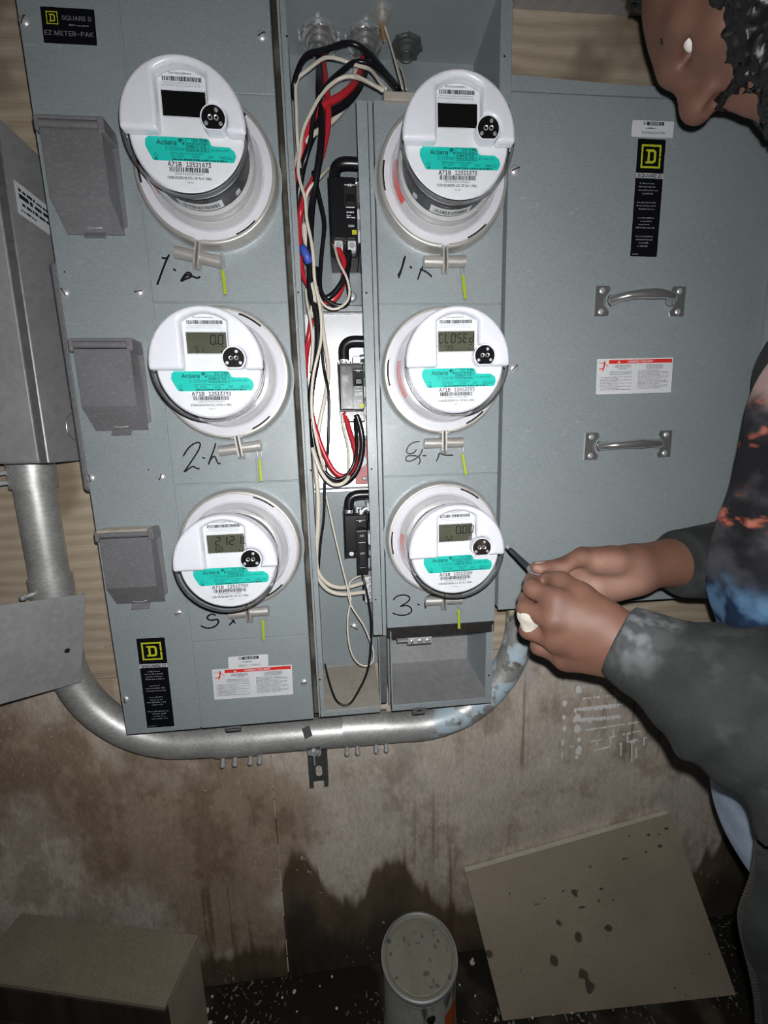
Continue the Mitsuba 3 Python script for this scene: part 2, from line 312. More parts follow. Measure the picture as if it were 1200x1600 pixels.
def text(s, h, bold=False, w=None, z=0.0, x=0.0, y=0.0, center=False):
    """flat lettering, baseline left at (x, y); w: width to fit"""
    if (s, bold) not in _TX:
        m = meshkit.text_mesh(s, 0.01, 0.001, bold); keep = m.face_normals[:, 2] > 0.5
        m = trimesh.Trimesh(m.vertices, m.faces[keep], process=False); m.remove_unreferenced_vertices(); m.vertices[:, 2] = 0; _TX[s, bold] = m
    m = _TX[s, bold].copy(); sx = sy = h / 0.01
    x0, x1 = m.vertices[:, 0].min(), m.vertices[:, 0].max()
    if w: sx = w / (x1 - x0)
    m.vertices[:, 0] = (m.vertices[:, 0] - x0) * sx; m.vertices[:, 1] *= sy
    if center: m.vertices[:, 0] -= (x1 - x0) * sx / 2
    m.vertices += [x, y, z]
    return m
def dashes(x0, x1, y, h, seed, z=0.0, fill=0.8):
    """a line of print too small to read"""
    r = random.Random(seed); out = []; x = x0
    while x < x1:
        w = h * r.uniform(0.8, 3.2)
        if x + w > x1: break
        out.append(flat(sbox(x, y, x + w, y + h * r.uniform(0.6, 1.0)), z)); x += w + h * r.uniform(0.35, 0.7) / fill * 0.8
    return cat_(out) if out else None
def barcode(x0, x1, y0, y1, seed, z=0.0):
    r = random.Random(seed); out = []; x = x0; u = (x1 - x0) / 62
    while x < x1 - u:
        w = u * r.choice((1, 1, 1.6, 2.2)); out.append(flat(sbox(x, y0, min(x + w, x1), y1), z)); x += w + u * r.choice((0.8, 1, 1.5))
    return cat_(out)
def stroke(pts, w, z=0.0, n=10):
    p = spline(np.asarray(pts), n); return flat(LineString(p).buffer(w / 2, quad_segs=3), z)
def frame2(tl, trr, bl, z=0.0002):
    """affine frame of a sticker: unit square (0,0)=bottom left .. (1,1)=top right scaled to metres"""
    tl, trr, bl = (np.asarray(q, float)[:2] for q in (tl, trr, bl)); w, h = np.linalg.norm(trr - tl), np.linalg.norm(tl - bl)
    M = np.eye(4); M[:2, 0] = (trr - tl) / w; M[:2, 1] = (tl - bl) / h; M[:2, 3] = bl; M[2, 3] = z
    return M, w, h
_SH = {}
def shared(name, fn, bsdf, smooth=30):
    if name not in _SH: _SH[name] = mikit.ply(fn(), bsdf, smooth)
    return _SH[name]
def mk_screw():
    m = lathe([(0, .0034), (.003, .0032), (.0052, .0022), (.0064, .0008), (.0066, 0)], 20)
    slot = box(-.0055, .0055, -.0007, .0007, .0022, .0036)
    return m
def screw(parent, xy, z=0.0, s=1.0, a=None, name='screw', bs='m_bright'):
    a = random.uniform(0, 180) if a is None else a
    k = numbered(f'{parent}__{name}')
    put(k, shared('screw' + bs, mk_screw, bs), tr(xy[0], xy[1], z, rz=a, s=s))
    put(numbered(k + '__slot') if k.count('__') < 2 else k + 'slot', shared('slot', lambda: box(-.0052, .0052, -.0006, .0006, .0020, .00345), 'm_black_matte', False), tr(xy[0], xy[1], z, rz=a, s=s))
    return k
def hole(parent, xy, z, r=0.0018):
    put(numbered(f'{parent}__hole'), shared('hole', lambda: flat(Point(0, 0).buffer(1.0, quad_segs=5), 0), 'm_black_matte', False), tr(xy[0], xy[1], z + 0.0002, s=r))
# ---------------------------------------------------------------- setting: plywood backboard wall and floor
def struct(name, mesh, bsdf, parent=None, smooth=False, label=None):
    k = obj(name, mesh, bsdf, parent, smooth=smooth, label=label)
    if not parent: tag(k, kind='structure')
    return k
struct('wall_back', box(-1.9, 2.4, FLOOR, 1.3, WALL - 0.06, WALL - 0.0182), 'm_crate')
labels['wall_back']['label'] = 'plywood backboard wall behind the meters, pale above and stained below'
struct('sheet', box(-1.9, 2.4, -0.5695, 1.3, WALL - 0.018, WALL, 0.0015), 'm_ply_up', 'wall_back', label='pale upper plywood sheet')
struct('sheet', box(-1.9, -0.0215, FLOOR, -0.571, WALL - 0.018, WALL - 0.0005, 0.0015), 'm_ply_low', 'wall_back', label='stained brown plywood sheet below')
struct('sheet', box(-0.0195, 2.4, FLOOR, -0.571, WALL - 0.018, WALL, 0.0015), 'm_ply_low', 'wall_back', label='stained grey plywood sheet with a mouldy foot')
def seam_glue():
    r = random.Random(3); out = []; y = -0.76
    while y > -1.36:
        L = r.uniform(0.01, 0.06)
        if r.random() < 0.75: out.append(box(-0.0212 + r.uniform(-.0008, .0008), -0.0198 + r.uniform(0, .0012), y - L, y, WALL - 0.004, WALL + 0.0006))
        y -= L + r.uniform(0, 0.012)
    return cat_(out)
struct('sheet_joint', seam_glue(), 'm_board_edge', 'wall_back', label='pale filler along the joint of the lower sheets')
struct('floor', box(-1.9, 2.4, FLOOR - 0.05, FLOOR, WALL - 0.06, 2.6), 'm_floor')
labels['floor']['label'] = 'dark dirty concrete floor'
def debris():
    r = random.Random(11); out = []
    for i in range(150):
        x, z, s = r.uniform(-0.5, 0.75), r.uniform(WALL + .01, 0.15), r.uniform(0.002, 0.007)
        m = trimesh.creation.icosphere(0); m.apply_scale((s, s * 0.5, s * r.uniform(.5, 1))); out.append(mv(m, tr(x, FLOOR + s * 0.3, z, ry=r.uniform(0, 180))))
    return cat_(out)
obj('floor_debris', debris(), 'm_board_edge', label='loose crumbs and grit scattered on the dark floor along the wall', cat='debris', kind='stuff')
# residue of white paint lines on the lower right sheet
def paint_residue():
    r = random.Random(5); out = []
    def blob(x, y, w, h, rag=0.35):
        n = 14; a = np.linspace(0, 2 * math.pi, n, endpoint=False)
        p = [(x + w / 2 * math.cos(t) * r.uniform(1 - rag, 1.1), y + h / 2 * math.sin(t) * r.uniform(1 - rag, 1.1)) for t in a]
        out.append(Polygon(p).buffer(0))
    def row(a, b, thick, gaps):
        (xa, ya), (xb, yb) = a, b; n = 26; seg = []
        for i in range(n):
            t0, t1 = i / n, (i + 1) / n
            if r.random() < gaps: continue
            h = thick * r.uniform(0.4, 1.25)
            x0, x1 = xa + (xb - xa) * t0, xa + (xb - xa) * t1; y0, y1 = ya + (yb - ya) * t0, ya + (yb - ya) * t1
            seg.append(Polygon([(x0 - .0008, y0 - h * r.random()), (x1 + .0008, y1 - h * r.uniform(.4, 1)), (x1 + .0008, y1 + h * .3), (x0 - .0008, y0 + h * r.uniform(.1, .4))]).buffer(0))
        out.extend(seg)
    rows = [(0.6991,-0.7076),(0.7937,-0.7062),(0.6789,-0.7354),(0.7988,-0.7316),(0.6788,-0.7621),(0.7933,-0.763),(0.7043,-0.7916),(0.8515,-0.7822),(0.727,-0.8229),(0.8536,-0.8065),(0.7303,-0.8492),(0.8782,-0.8245),(0.688,-0.6771),(0.7946,-0.6782)]
    th = [.004, .010, .011, .005, .005, .007, .0015]; gp = [.35, .12, .08, .25, .3, .3, .7]
    for i in range(7): row(rows[2 * i], rows[2 * i + 1], th[i], gp[i])
    for (x, y), w, h in zip([(0.6869,-0.6852),(0.688,-0.758),(0.6897,-0.7868),(0.6962,-0.8163),(0.6963,-0.8456),(0.6925,-0.8625),(0.6545,-0.7166),(0.6548,-0.7531),(0.6579,-0.7819),(0.6551,-0.8189),(0.6553,-0.8533),(0.6559,-0.6566),(0.6748,-0.8313),(0.6812,-0.8319)], (.016, .018, .018, .012, .018, .010, .012, .010, .010, .006, .004, .01, .003, .003), (.022, .020, .024, .014, .026, .012, .02, .014, .018, .02, .022, .01, .011, .011)):
        blob(x, y, w, h)
    drips = [(0.7768,-0.6931),(0.7807,-0.7232),(0.7798,-0.7974),(0.7813,-0.8164),(0.7749,-0.8175),(0.7763,-0.8366),(0.8025,-0.8393),(0.8048,-0.8693),(0.8167,-0.8131),(0.8185,-0.8358),(0.8301,-0.837),(0.8345,-0.8901),(0.8428,-0.8523),(0.8453,-0.8807),(0.8604,-0.8279),(0.8622,-0.8473),(0.7415,-0.8244),(0.7422,-0.8348)]
    for i in range(0, len(drips), 2): out.append(LineString([drips[i], drips[i + 1]]).buffer(.0016))
    poly = unary_union(out).simplify(0.0002)
    return extr(poly, WALL, WALL + 0.0006)
struct('paint_residue', paint_residue(), 'm_residue', 'wall_back', label='flaking rows of white paint residue')

# ---------------------------------------------------------------- stickers
def d_logo(x, y, s, z, bsdf, parent):
    """yellow square frame with a slab-serif D; (x, y) lower left, side s"""
    fr = sbox(x, y, x + s, y + s).difference(sbox(x + .09 * s, y + .09 * s, x + .91 * s, y + .91 * s)).difference(sbox(x + .9 * s, y + .46 * s, x + 1.1 * s, y + .5 * s))
    o = Polygon([(.27, .2), (.62, .2), (.74, .27), (.76, .36), (.76, .64), (.74, .73), (.62, .8), (.27, .8), (.24, .8), (.24, .71), (.33, .71), (.33, .29), (.24, .29), (.24, .2)])
    i = Polygon([(.44, .31), (.6, .31), (.645, .36), (.645, .64), (.6, .69), (.44, .69)])
    from shapely import affinity
    d = affinity.affine_transform(o.difference(i), [s, 0, 0, s, x, y])
    return cat_([flat(fr, z), flat(d, z)])
def sticker(parent, tl, trr, bl, z, bsdf, label, rnd=0.001):
    M, w, h = frame2(tl, trr, bl, z)
    k = obj('sticker', extr(rrect(0, w, 0, h, rnd), 0, 0.0003), bsdf, parent, M=M, smooth=False, label=label)
    return k, M, w, h
def black_logo_sticker(parent, tl, trr, bl, z, seed, label):
    k, M, w, h = sticker(parent, tl, trr, bl, z, 'm_label_black', label)
    s = w * 0.72
    obj('emblem', d_logo((w - s) / 2, h - w * 0.88, s, 0.0005, None, k), 'm_yellow', k, M=M, smooth=False)
    y0 = h - w * 1.03
    obj('name_strip', flat(sbox(0, y0 - w * .16, w, y0), 0.0005), 'm_ink_pale', k, M=M, smooth=False)
    obj('name_lettering', text('SQUARE D', w * .105, True, w * .88, 0.0007, w * .06, y0 - w * .135), 'm_label_black', k, M=M, smooth=False)
    r = random.Random(seed); out = []; y = y0 - w * .34; blocks = (4, 3, 4, 4, 4)
    for b in blocks:
        for i in range(b):
            hw = w * r.uniform(.22, .42)
            if y < w * .12: break
            m = dashes(w / 2 - hw, w / 2 + hw, y, w * .05, r.random(), .0005)
            if m is not None: out.append(m)
            y -= w * .105
        y -= w * .17
    out.append(dashes(w * .06, w * .4, w * .05, w * .04, seed + .5, .0005))
    obj('fine_print', cat_(out), 'm_ink_gray', k, M=M, smooth=False)
    return k
def danger_sticker(parent, tl, trr, bl, z, seed, label):
    k, M, w, h = sticker(parent, tl, trr, bl, z, 'm_paper', label)
    obj('red_band', flat(sbox(w * .155, h * .86, w * .985, h * .965), .0005), 'm_red', k, M=M, smooth=False)
    obj('warning_triangle', flat(Polygon([(w * .265, h * .875), (w * .305, h * .875), (w * .285, h * .945)]), .0007), 'm_paper', k, M=M, smooth=False)
    obj('heading', text('DANGER / PELIGRO', h * .062, True, w * .33, .0007, w * .40, h * .883), 'm_paper', k, M=M, smooth=False)
    # falling figure with a flash
    fig = [LineString([(w * .025, h * .9), (w * .07, h * .88), (w * .1, h * .885), (w * .145, h * .78)]).buffer(h * .008), LineString([(w * .1, h * .88), (w * .085, h * .74), (w * .035, h * .71)]).buffer(h * .014),
           LineString([(w * .09, h * .75), (w * .075, h * .66)]).buffer(h * .014), Point(w * .098, h * .925).buffer(h * .018), LineString([(w * .1, h * .89), (w * .088, h * .74)]).buffer(h * .022)]
    obj('pictogram', flat(unary_union(fig), .0005), 'm_red', k, M=M, smooth=False)
    head, fine = [], []; r = random.Random(seed)
    for i, t in enumerate(('HAZARD OF ELECTRIC', 'SHOCK, EXPLOSION, OR', 'ARC FLASH')): head.append(text(t, h * .032, True, None, .0005, w * .335, h * (.79 - .046 * i), True))
    for i, t in enumerate(('PELIGRO DE DESCARGA', 'ELECTRICA, EXPLOSION O', 'DESTELLO POR ARQUEO')): head.append(text(t, h * .032, True, None, .0005, w * .76, h * (.79 - .046 * i), True))
    for i in range(3): fine.append(dashes(w * .17, w * .46, h * (.63 - .042 * i), h * .02, r.random(), .0005))
    for i in range(9): fine.append(dashes(w * (.035 if i % 2 == 0 else .05), w * (.47 if i % 2 == 0 else .30), h * (.475 - .045 * i), h * .02, r.random(), .0005))
    for i in range(13): fine.append(dashes(w * .54, w * (.95 if i % 3 else .85), h * (.64 - .042 * i), h * .02, r.random(), .0005))
    for g in (head[:3], head[3:]): obj('headline_text', cat_(g), 'm_ink', k, M=M, smooth=False)
    obj('fine_print', cat_(fine), 'm_ink_gray', k, M=M, smooth=False)
    return k
def part_number_sticker(parent, tl, trr, bl, z, txt, label):
    k, M, w, h = sticker(parent, tl, trr, bl, z, 'm_paper', label, 0.002)
    obj('name_bar', flat(sbox(w * .35, h * .72, w * .76, h * .93), .0005), 'm_label_black', k, M=M, smooth=False)
    obj('name_lettering', text('SQUARE D', h * .13, True, w * .32, .0007, w * .40, h * .76), 'm_paper', k, M=M, smooth=False)
    obj('name_mark', d_logo(w * .26, h * .73, h * .2, .0005, None, k), 'm_ink', k, M=M, smooth=False)
    obj('lettering', cat_([text(txt, h * .15, False, w * .54, .0005, w * .25, h * .2), dashes(w * .33, w * .6, h * .52, h * .07, 4, .0005)]), 'm_ink', k, M=M, smooth=False)
    return k

# ---------------------------------------------------------------- left meter cabinet
GX0, GX1, GXS = -0.2210, 0.0968, -0.0985
ROWY = (0.265, 0.0, -0.265); COLX = (0.0, 0.3271)
def plate(x0, x1, y0, y1, z=0.0, t=0.0022, g=0.0007): return box(x0 + g, x1 - g, y0 + g, y1 - g, z - t, z, 0.0009)
lc = thing('meter_cabinet', 'tall grey steel cabinet on the left carrying three meters and three hinged breaker flaps', 'electrical cabinet', 'grey meter cabinets')
obj('body', box(GX0 + .001, GX1 - .001, -0.5860, 0.62, WALL, -0.0024, .001), 'm_enamel', lc, smooth=False)
obj('side_cover', plate(GX0, GXS, -0.5868, 0.62), 'm_enamel', lc, smooth=False)
for y0, y1 in ((0.3685, 0.62), (0.1035, 0.3685), (-0.1615, 0.1035), (-0.4255, -0.1615), (-0.5868, -0.4255)):
    obj('front_panel', plate(GXS + .0016, GX1, y0, y1), 'm_enamel', lc, smooth=False)
obj('edge_rail', box(GX0 - .0125, GX0 + .0, -0.168, 0.160, -0.030, -0.006, .004), 'm_flap', lc, smooth=30)
def hub_mesh():
    pr_ = [(.0985, -.001)] + [(.0985 - .0052 * math.sin(a), .0052 - .0052 * math.cos(a)) for a in np.linspace(0, math.pi / 2, 6)] + [(.0928, .0085), (.0905, .0085), (.0905, .0)]
    return lathe(pr_[::-1], 96)
def hub(parent, x, y):
    put(numbered(f'{parent}__socket_collar'), shared('hub', hub_mesh, 'm_enamel', 40), tr(x, y, 0))
for r in range(3): hub(lc, COLX[0], ROWY[r])
for q in [(-0.2136,0.438),(0.0834,0.4369),(-0.2138,0.116),(-0.1134,0.1172),(-0.2159,-0.1467),(-0.1132,-0.1483),(-0.1117,-0.3724),(-0.2137,-0.5198),(0.0833,-0.5135)]: screw(lc, q, 0.0, 1.0)
for q in [(-0.1307,-0.1369),(-0.2097,0.1427)]: hole(lc, q, 0.0, 0.0012)
obj('latch_tab', mv(extr(rrect(-.013, .013, -.006, .006, .002).difference(rrect(-.007, .007, -.002, .003, .0015)), -.001, .001), tr(*(-0.0423,-0.5907), 0.002, rx=25)), 'm_flap', lc, smooth=False, label='small slotted latch tab')
black_logo_sticker(lc, (-0.1828,-0.4122), (-0.1386,-0.4132), (-0.1849,-0.5757), 0.0002, 1, 'tall black sticker with a yellow D emblem')
part_number_sticker(lc, (-0.0403,-0.456), (0.026,-0.4559), (-0.0411,-0.4801), 0.0002, 'EZM313-125M1S', 'white part number sticker')
danger_sticker(lc, (-0.0685,-0.4767), (0.0647,-0.4781), (-0.0696,-0.5329), 0.0006, 21, 'white danger sticker with a red band')
def top_sticker():
    k, M, w, h = sticker(lc, (-0.1918,0.4545), (-0.1269,0.4546), (-0.1934,0.4154), 0.0002, 'm_label_black', 'black sticker with a small yellow D emblem')
    obj('emblem', d_logo(w * .09, h * .52, w * .22, .0005, None, k), 'm_yellow', k, M=M, smooth=False)
    obj('lettering', cat_([text('SQUARE D', h * .12, True, w * .56, .0005, w * .38, h * .66), dashes(w * .5, w * .92, h * .5, h * .05, 2, .0005), text('EZ METER-PAK', h * .13, True, w * .92, .0005, w * .03, h * .22)]), 'm_ink_gray', k, M=M, smooth=False)
top_sticker()

# breaker flaps: base plate, hinge bar, bent cover with side cheeks, lift tab
def flap(px, dy, zf, open_tab, lab):
    """px: x shift; dy: row shift; zf: depth of the cover"""
    M = tr(px, dy, 0)
    k = numbered(f'{lc}__breaker_flap'); x0, x1 = -0.1985, -0.1195
    t = 0.0016; prof = [(.0335, zf - .001), (.030, zf), (-.044, zf), (-.0775, .005)]       # (y, z) of the cover's middle line
    inn = [(y, max(z - t, .0025)) for y, z in prof]
    def sheet(pts, xa, xb):
        p = Polygon([(y, z) for y, z in pts]); m = extr(p, xa, xb); m.vertices = m.vertices[:, [2, 0, 1]]; return m
    cover = sheet(prof + inn[::-1], x0 + .0025, x1 - .0025)
    cheek = Polygon([(y, z) for y, z in prof] + [(-.0775, .0025), (.0335, .0085)])
    ch = [sheet(list(cheek.exterior.coords)[:-1], xa, xa + t) for xa in (x0 + .0025, x1 - .0025 - t)]
    obj('breaker_flap', cat_([cover, *ch]), 'm_flap', lc, M=M, smooth=25, label=lab)
    obj('base_plate', extr(rrect(x0 - .001, x1 + .002, -.068, .046, .006), .0, .0018), 'm_flap', k, M=M, smooth=False)
    obj('hinge_bar', cat_([tube([(x0, .0395, zf - .004), (x1 - .004, .0395, zf - .004)], .0048, 12, smooth=False), box(x0 - .0035, x0 + .0015, .030, .0465, .001, zf + .001, .0012), box(x1 - .006, x1 + .002, .030, .0475, .001, zf + .002, .0012)]), 'm_flap', k, M=M, smooth=35)
    obj('hinge_top', box(x0, x1 - .004, .0435, .0475, .001, zf + .001, .001), 'm_dust' if dy < -.2 else 'm_flap', k, M=M, smooth=False, label='dusty top of the hinge' if dy < -.2 else None)
    tab = box(-.014, .014, -.010, .0, -.0008, .0008, .0006)
    obj('lift_tab', mv(tab, tr(-.157, -.0765, .008, rx=-35)), 'm_flap', k, M=M, smooth=False)
    bead = tube([(-.0105, 0, 0), (-.004, -.0012, .0012), (.004, -.0012, .0012), (.0105, 0, 0)], .0008, 6)
    obj('tab_slot', mv(bead, tr(-.157, -.0715, .0115)), 'm_bright', k, M=M, smooth=True, label='bright worn edge of the lift slot')
flap(0.0, 0.2665, 0.033, 1, 'uppermost grey breaker flap with a thumb slot')
flap(0.0, 0.0005, 0.031, 1, 'middle grey breaker flap')
flap(-0.0065, -0.2715, 0.026, 1, 'lowest grey breaker flap, dusty on top')

# ---------------------------------------------------------------- right meter cabinet
RX0, RX1 = 0.2307, 0.4238
rc = thing('meter_cabinet', 'grey steel cabinet in the middle carrying three meters above an open bottom compartment', 'electrical cabinet', 'grey meter cabinets')
obj('body', box(RX0 + .001, RX1 - .001, -0.4240, 0.3690, WALL, -0.0024, .001), 'm_enamel', rc, smooth=False)
for y0, y1 in ((0.1020, 0.3700), (-0.1605, 0.1020), (-0.4245, -0.1605)):
    obj('front_panel', plate(RX0, RX1, y0, y1), 'm_enamel', rc, smooth=False)
for r in range(3): hub(rc, COLX[1], ROWY[r])
obj('hinge_clip', box(0.2455, 0.305, 0.3655, 0.3765, -0.004, 0.006, .0012), 'm_dust', rc, smooth=False, label='dusty clip on the top edge')
obj('gasket', box(RX0 + .0005, RX1 - .001, -0.4445, -0.4248, -0.016, -0.0010, .001), 'm_gasket', rc, smooth=False, label='black rubber gasket')
def open_box(x0, x1, y0, y1, zb, t=.0018):
    return {'back': box(x0, x1, y0, y1, zb, zb + t), 'bottom': box(x0, x1, y0, y0 + t, zb, 0), 'left': box(x0, x0 + t, y0, y1, zb, 0), 'right': box(x1 - t, x1, y0, y1, zb, 0)}
ob = open_box(RX0 + .0055, 0.4205, -0.5800, -0.4300, -0.152)
obj('compartment_back', ob['back'], 'm_galv_box', rc, smooth=False)
obj('compartment_floor', ob['bottom'], 'm_galv_box', rc, smooth=False, label='dusty floor of the open compartment')
obj('compartment_side', ob['left'], 'm_enamel', rc, smooth=False); obj('compartment_side', ob['right'], 'm_enamel', rc, smooth=False)
obj('compartment_flange', box(0.4080, 0.4205, -0.5740, -0.4450, -0.0018, 0, .0006), 'm_enamel', rc, smooth=False)
obj('compartment_lip', box(RX0 + .0055, 0.4205, -0.5840, -0.5725, -0.0018, 0, .0006), 'm_enamel', rc, smooth=False)
obj('ground_bar', cat_([box(0.2500, 0.297, -0.4565, -0.4535, -0.030, -0.010), box(0.2685, 0.3125, -0.4625, -0.4505, -0.030, -0.010, .001)]), 'm_bright', rc, smooth=False)
for x in (0.276, 0.290, 0.304): screw(rc, (x, -0.4568), -0.0105, 0.75)
hole(rc, (0.4145, -0.5280), 0.0); obj('latch_tab', mv(extr(rrect(-.012, .012, -.008, .007, .003).difference(rrect(-.004, .006, -.004, .002, .002)), -.001, .001), tr(*(0.2853,-0.5856), 0.002, rx=15)), 'm_flap', rc, smooth=False, label='small slotted latch tab')

# ---------------------------------------------------------------- wire trough between them, with the pull box above
wt = thing('wire_trough', 'open grey wiring trough between the two columns of meters', 'wire trough')
TX0 = 0.1055; TB = -0.150; TTOP = 0.530
obj('back_panel', extr(unary_union([sbox(TX0 + .002, -0.5735, 0.2300, TTOP), sbox(0.2, 0.371, 0.4200, TTOP)]), WALL + .001, TB), 'm_enamel', wt, smooth=False)
obj('top_panel', box(TX0 + .002, 0.4300, TTOP, TTOP + .002, TB, 0.0), 'm_enamel', wt, smooth=False)
obj('left_side', box(TX0, TX0 + .002, -0.5835, TTOP, TB, 0.0), 'm_enamel', wt, smooth=False)
obj('right_side', box(0.4200, 0.4220, 0.371, TTOP, TB, 0.0), 'm_enamel', wt, smooth=False)
obj('seam_filler', box(GX1 + .0005, TX0 - .0003, -0.5800, TTOP, -0.0300, -0.0060, .001), 'm_grime', wt, smooth=False, label='dark grimy strip in the seam beside the left cabinet')
obj('left_flange', box(TX0, 0.1172, -0.5770, TTOP, -0.0018, 0.0, .0006), 'm_enamel', wt, smooth=False)
obj('flange_crease', tube([(0.1090, -0.575, .0001), (0.1090, TTOP, .0001)], .0007, 6, smooth=False), 'm_flap', wt, smooth=True)
obj('right_flange', box(0.2072, 0.2225, -0.4350, 0.3680, -0.0018, 0.0, .0006), 'm_enamel', wt, smooth=False)
obj('right_channel', box(0.2235, 0.2298, -0.4380, 0.3690, -0.010, -0.0015, .0006), 'm_enamel', wt, smooth=False)
obj('upper_flange', box(0.4130, 0.4300, 0.371, TTOP, -0.0018, 0.0, .0006), 'm_enamel', wt, smooth=False)
obj('bottom_panel', box(TX0 + .002, 0.2165, -0.5765, -0.5745, TB, 0.0), 'm_dust', wt, smooth=False, label='dusty floor of the trough')
obj('bottom_lip', box(TX0 + .003, 0.2150, -0.5840, -0.5720, -0.0018, 0.0, .0006), 'm_enamel', wt, smooth=False)
obj('side_strip', box(0.2170, 0.2295, -0.5780, -0.4480, -0.020, -0.018), 'm_galv', wt, smooth=False, label='narrow galvanized strip beside the open compartment')
obj('edge_wire', cat_([tube([(x, -0.5700, -.003), (x, -0.4400, -.003)], .0010, 6, smooth=False) for x in (0.2160, 0.2325)]), 'm_bright', wt, smooth=True)
obj('shiny_back_plate', box(0.1080, 0.2300, -0.1930, 0.1270, TB, TB + .003, .001), 'm_backplate', wt, smooth=False, label='bright bare metal back plate')
obj('lower_ledge', box(0.1080, 0.2300, -0.2010, -0.1940, TB, TB + .010, .001), 'm_galv', wt, smooth=False)
obj('upper_bracket', box(0.1300, 0.2300, 0.1270, 0.1400, TB, TB + .012, .002), 'm_galv', wt, smooth=False)
for x, y in ((0.150, 0.152), (0.196, 0.155)): obj('rivet_head', mv(lathe([(0, .012), (.006, .011), (.009, .006), (.0095, 0)], 20), tr(x, y, TB)), 'm_bright', wt)
obj('red_cover', box(0.1900, 0.2320, -0.1860, -0.1010, TB + .004, TB + .012, .001), 'm_pinkplate', wt, smooth=False, label='dull red insulating cover')
obj('red_cover_top', box(0.1880, 0.2320, -0.1010, -0.0930, TB + .004, TB + .013, .001), 'm_flap', wt, smooth=False)
obj('red_cover_disc', mv(lathe([(0, .002), (.0105, .002), (.0115, 0)], 28), tr(0.2020, -0.1420, TB + .012)), 'm_paper', wt)
screw(wt, (0.2075, -0.1760), TB + .012, 0.75)
screw(wt, (0.2046,-0.1771,-0.15)[:2] if False else (0.1750, -0.4880), TB, 1.5)
for q in [(0.1164,0.4378),(0.112,0.1173),(0.116,-0.1461),(0.111,-0.511),(0.2132,0.1172),(0.2126,-0.1473),(0.2128,-0.37),(0.419,0.4291)]: hole(wt, q, 0.0, 0.0015)
# conduit hubs that come through the top panel
def hub_up():
    return lathe([(.0125, -.016), (.0140, -.0185), (.0165, -.0180), (.0175, -.0150), (.0180, -.0105), (.0215, -.0100), (.0220, -.0075), (.0225, -.0060), (.0285, -.0055), (.0295, -.0040), (.0295, 0), (.0125, -.001), (.0125, -.016)], 40)
RXD = trimesh.transformations.rotation_matrix(-math.pi / 2, (1, 0, 0))
for i, (x, z, s, bs) in enumerate(((0.1580, -0.1165, 1.0, 'm_chrome'), (0.2306, -0.1165, 1.0, 'm_chrome'), (0.2990, -0.122, .82, 'm_strut'))):
    m = mv(hub_up(), RXD)
    k = obj('conduit_hub', m, bs, wt, M=tr(x, TTOP, z, s=s))
    obj('locknut_teeth', cat_([mv(box(-.003, .003, -.0068, -.001, .028, .0320), tr(ry=a)) for a in range(0, 360, 45)]), bs, k, M=tr(x, TTOP, z, s=s), smooth=False)
k = obj('top_bolt', mv(lathe([(0, -.016), (.0075, -.015), (.0085, -.011), (.0085, -.006), (.013, -.005), (.0135, 0)], 24), RXD), 'm_steel', wt, M=tr(0.2545, TTOP, -0.070))
obj('rusty_stub', tube([(0.2545, TTOP - .012, -0.070), (0.2548, TTOP - .026, -0.068), (0.2560, TTOP - .042, -0.062)], [.0035, .0042, .0020], 8), 'm_rust', wt, label='rusty stub of wire')

# ---------------------------------------------------------------- main cabinet on the right
mc = thing('main_cabinet', 'wide grey steel main cabinet on the right with two pull handles', 'electrical cabinet')
DX0, DX1, DY0, DY1 = 0.4290, 0.8710, -0.4035, 0.4075
obj('body', box(DX0 + .001, DX1 + .015, DY0 + .002, DY1 - .002, WALL, -0.0030, .001), 'm_enamel', mc, smooth=False)
obj('door', box(DX0, DX1, DY0, 0.3870, -0.0024, 0.0, .0010), 'm_enamel', mc, smooth=False)
obj('top_strip', extr(Polygon([(DX0 + .001, 0.3878), (DX1, 0.3890), (DX1, 0.3935), (0.62, 0.4015), (DX0 + .001, DY1)]), -0.0024, -0.0002), 'm_enamel', mc, smooth=False)
obj('right_frame', box(DX1 + .002, DX1 + .034, DY0, DY1, -0.05, 0.012, .001), 'm_enamel', mc, smooth=False)
for q in [(0.4388,0.2866),(0.4457,0.0064)]: screw(mc, q, 0.0, 1.15)
part_number_sticker(mc, (0.6173,0.3573), (0.6836,0.3576), (0.6171,0.3356), 0.0002, 'EZM600TB', 'white part number sticker')
black_logo_sticker(mc, (0.6285,0.3335), (0.6726,0.3332), (0.6291,0.1721), 0.0002, 5, 'tall black sticker with a yellow D emblem')
danger_sticker(mc, (0.5848,0.0185), (0.7168,0.0199), (0.5863,-0.0371), 0.0002, 33, 'white danger sticker with a red band')
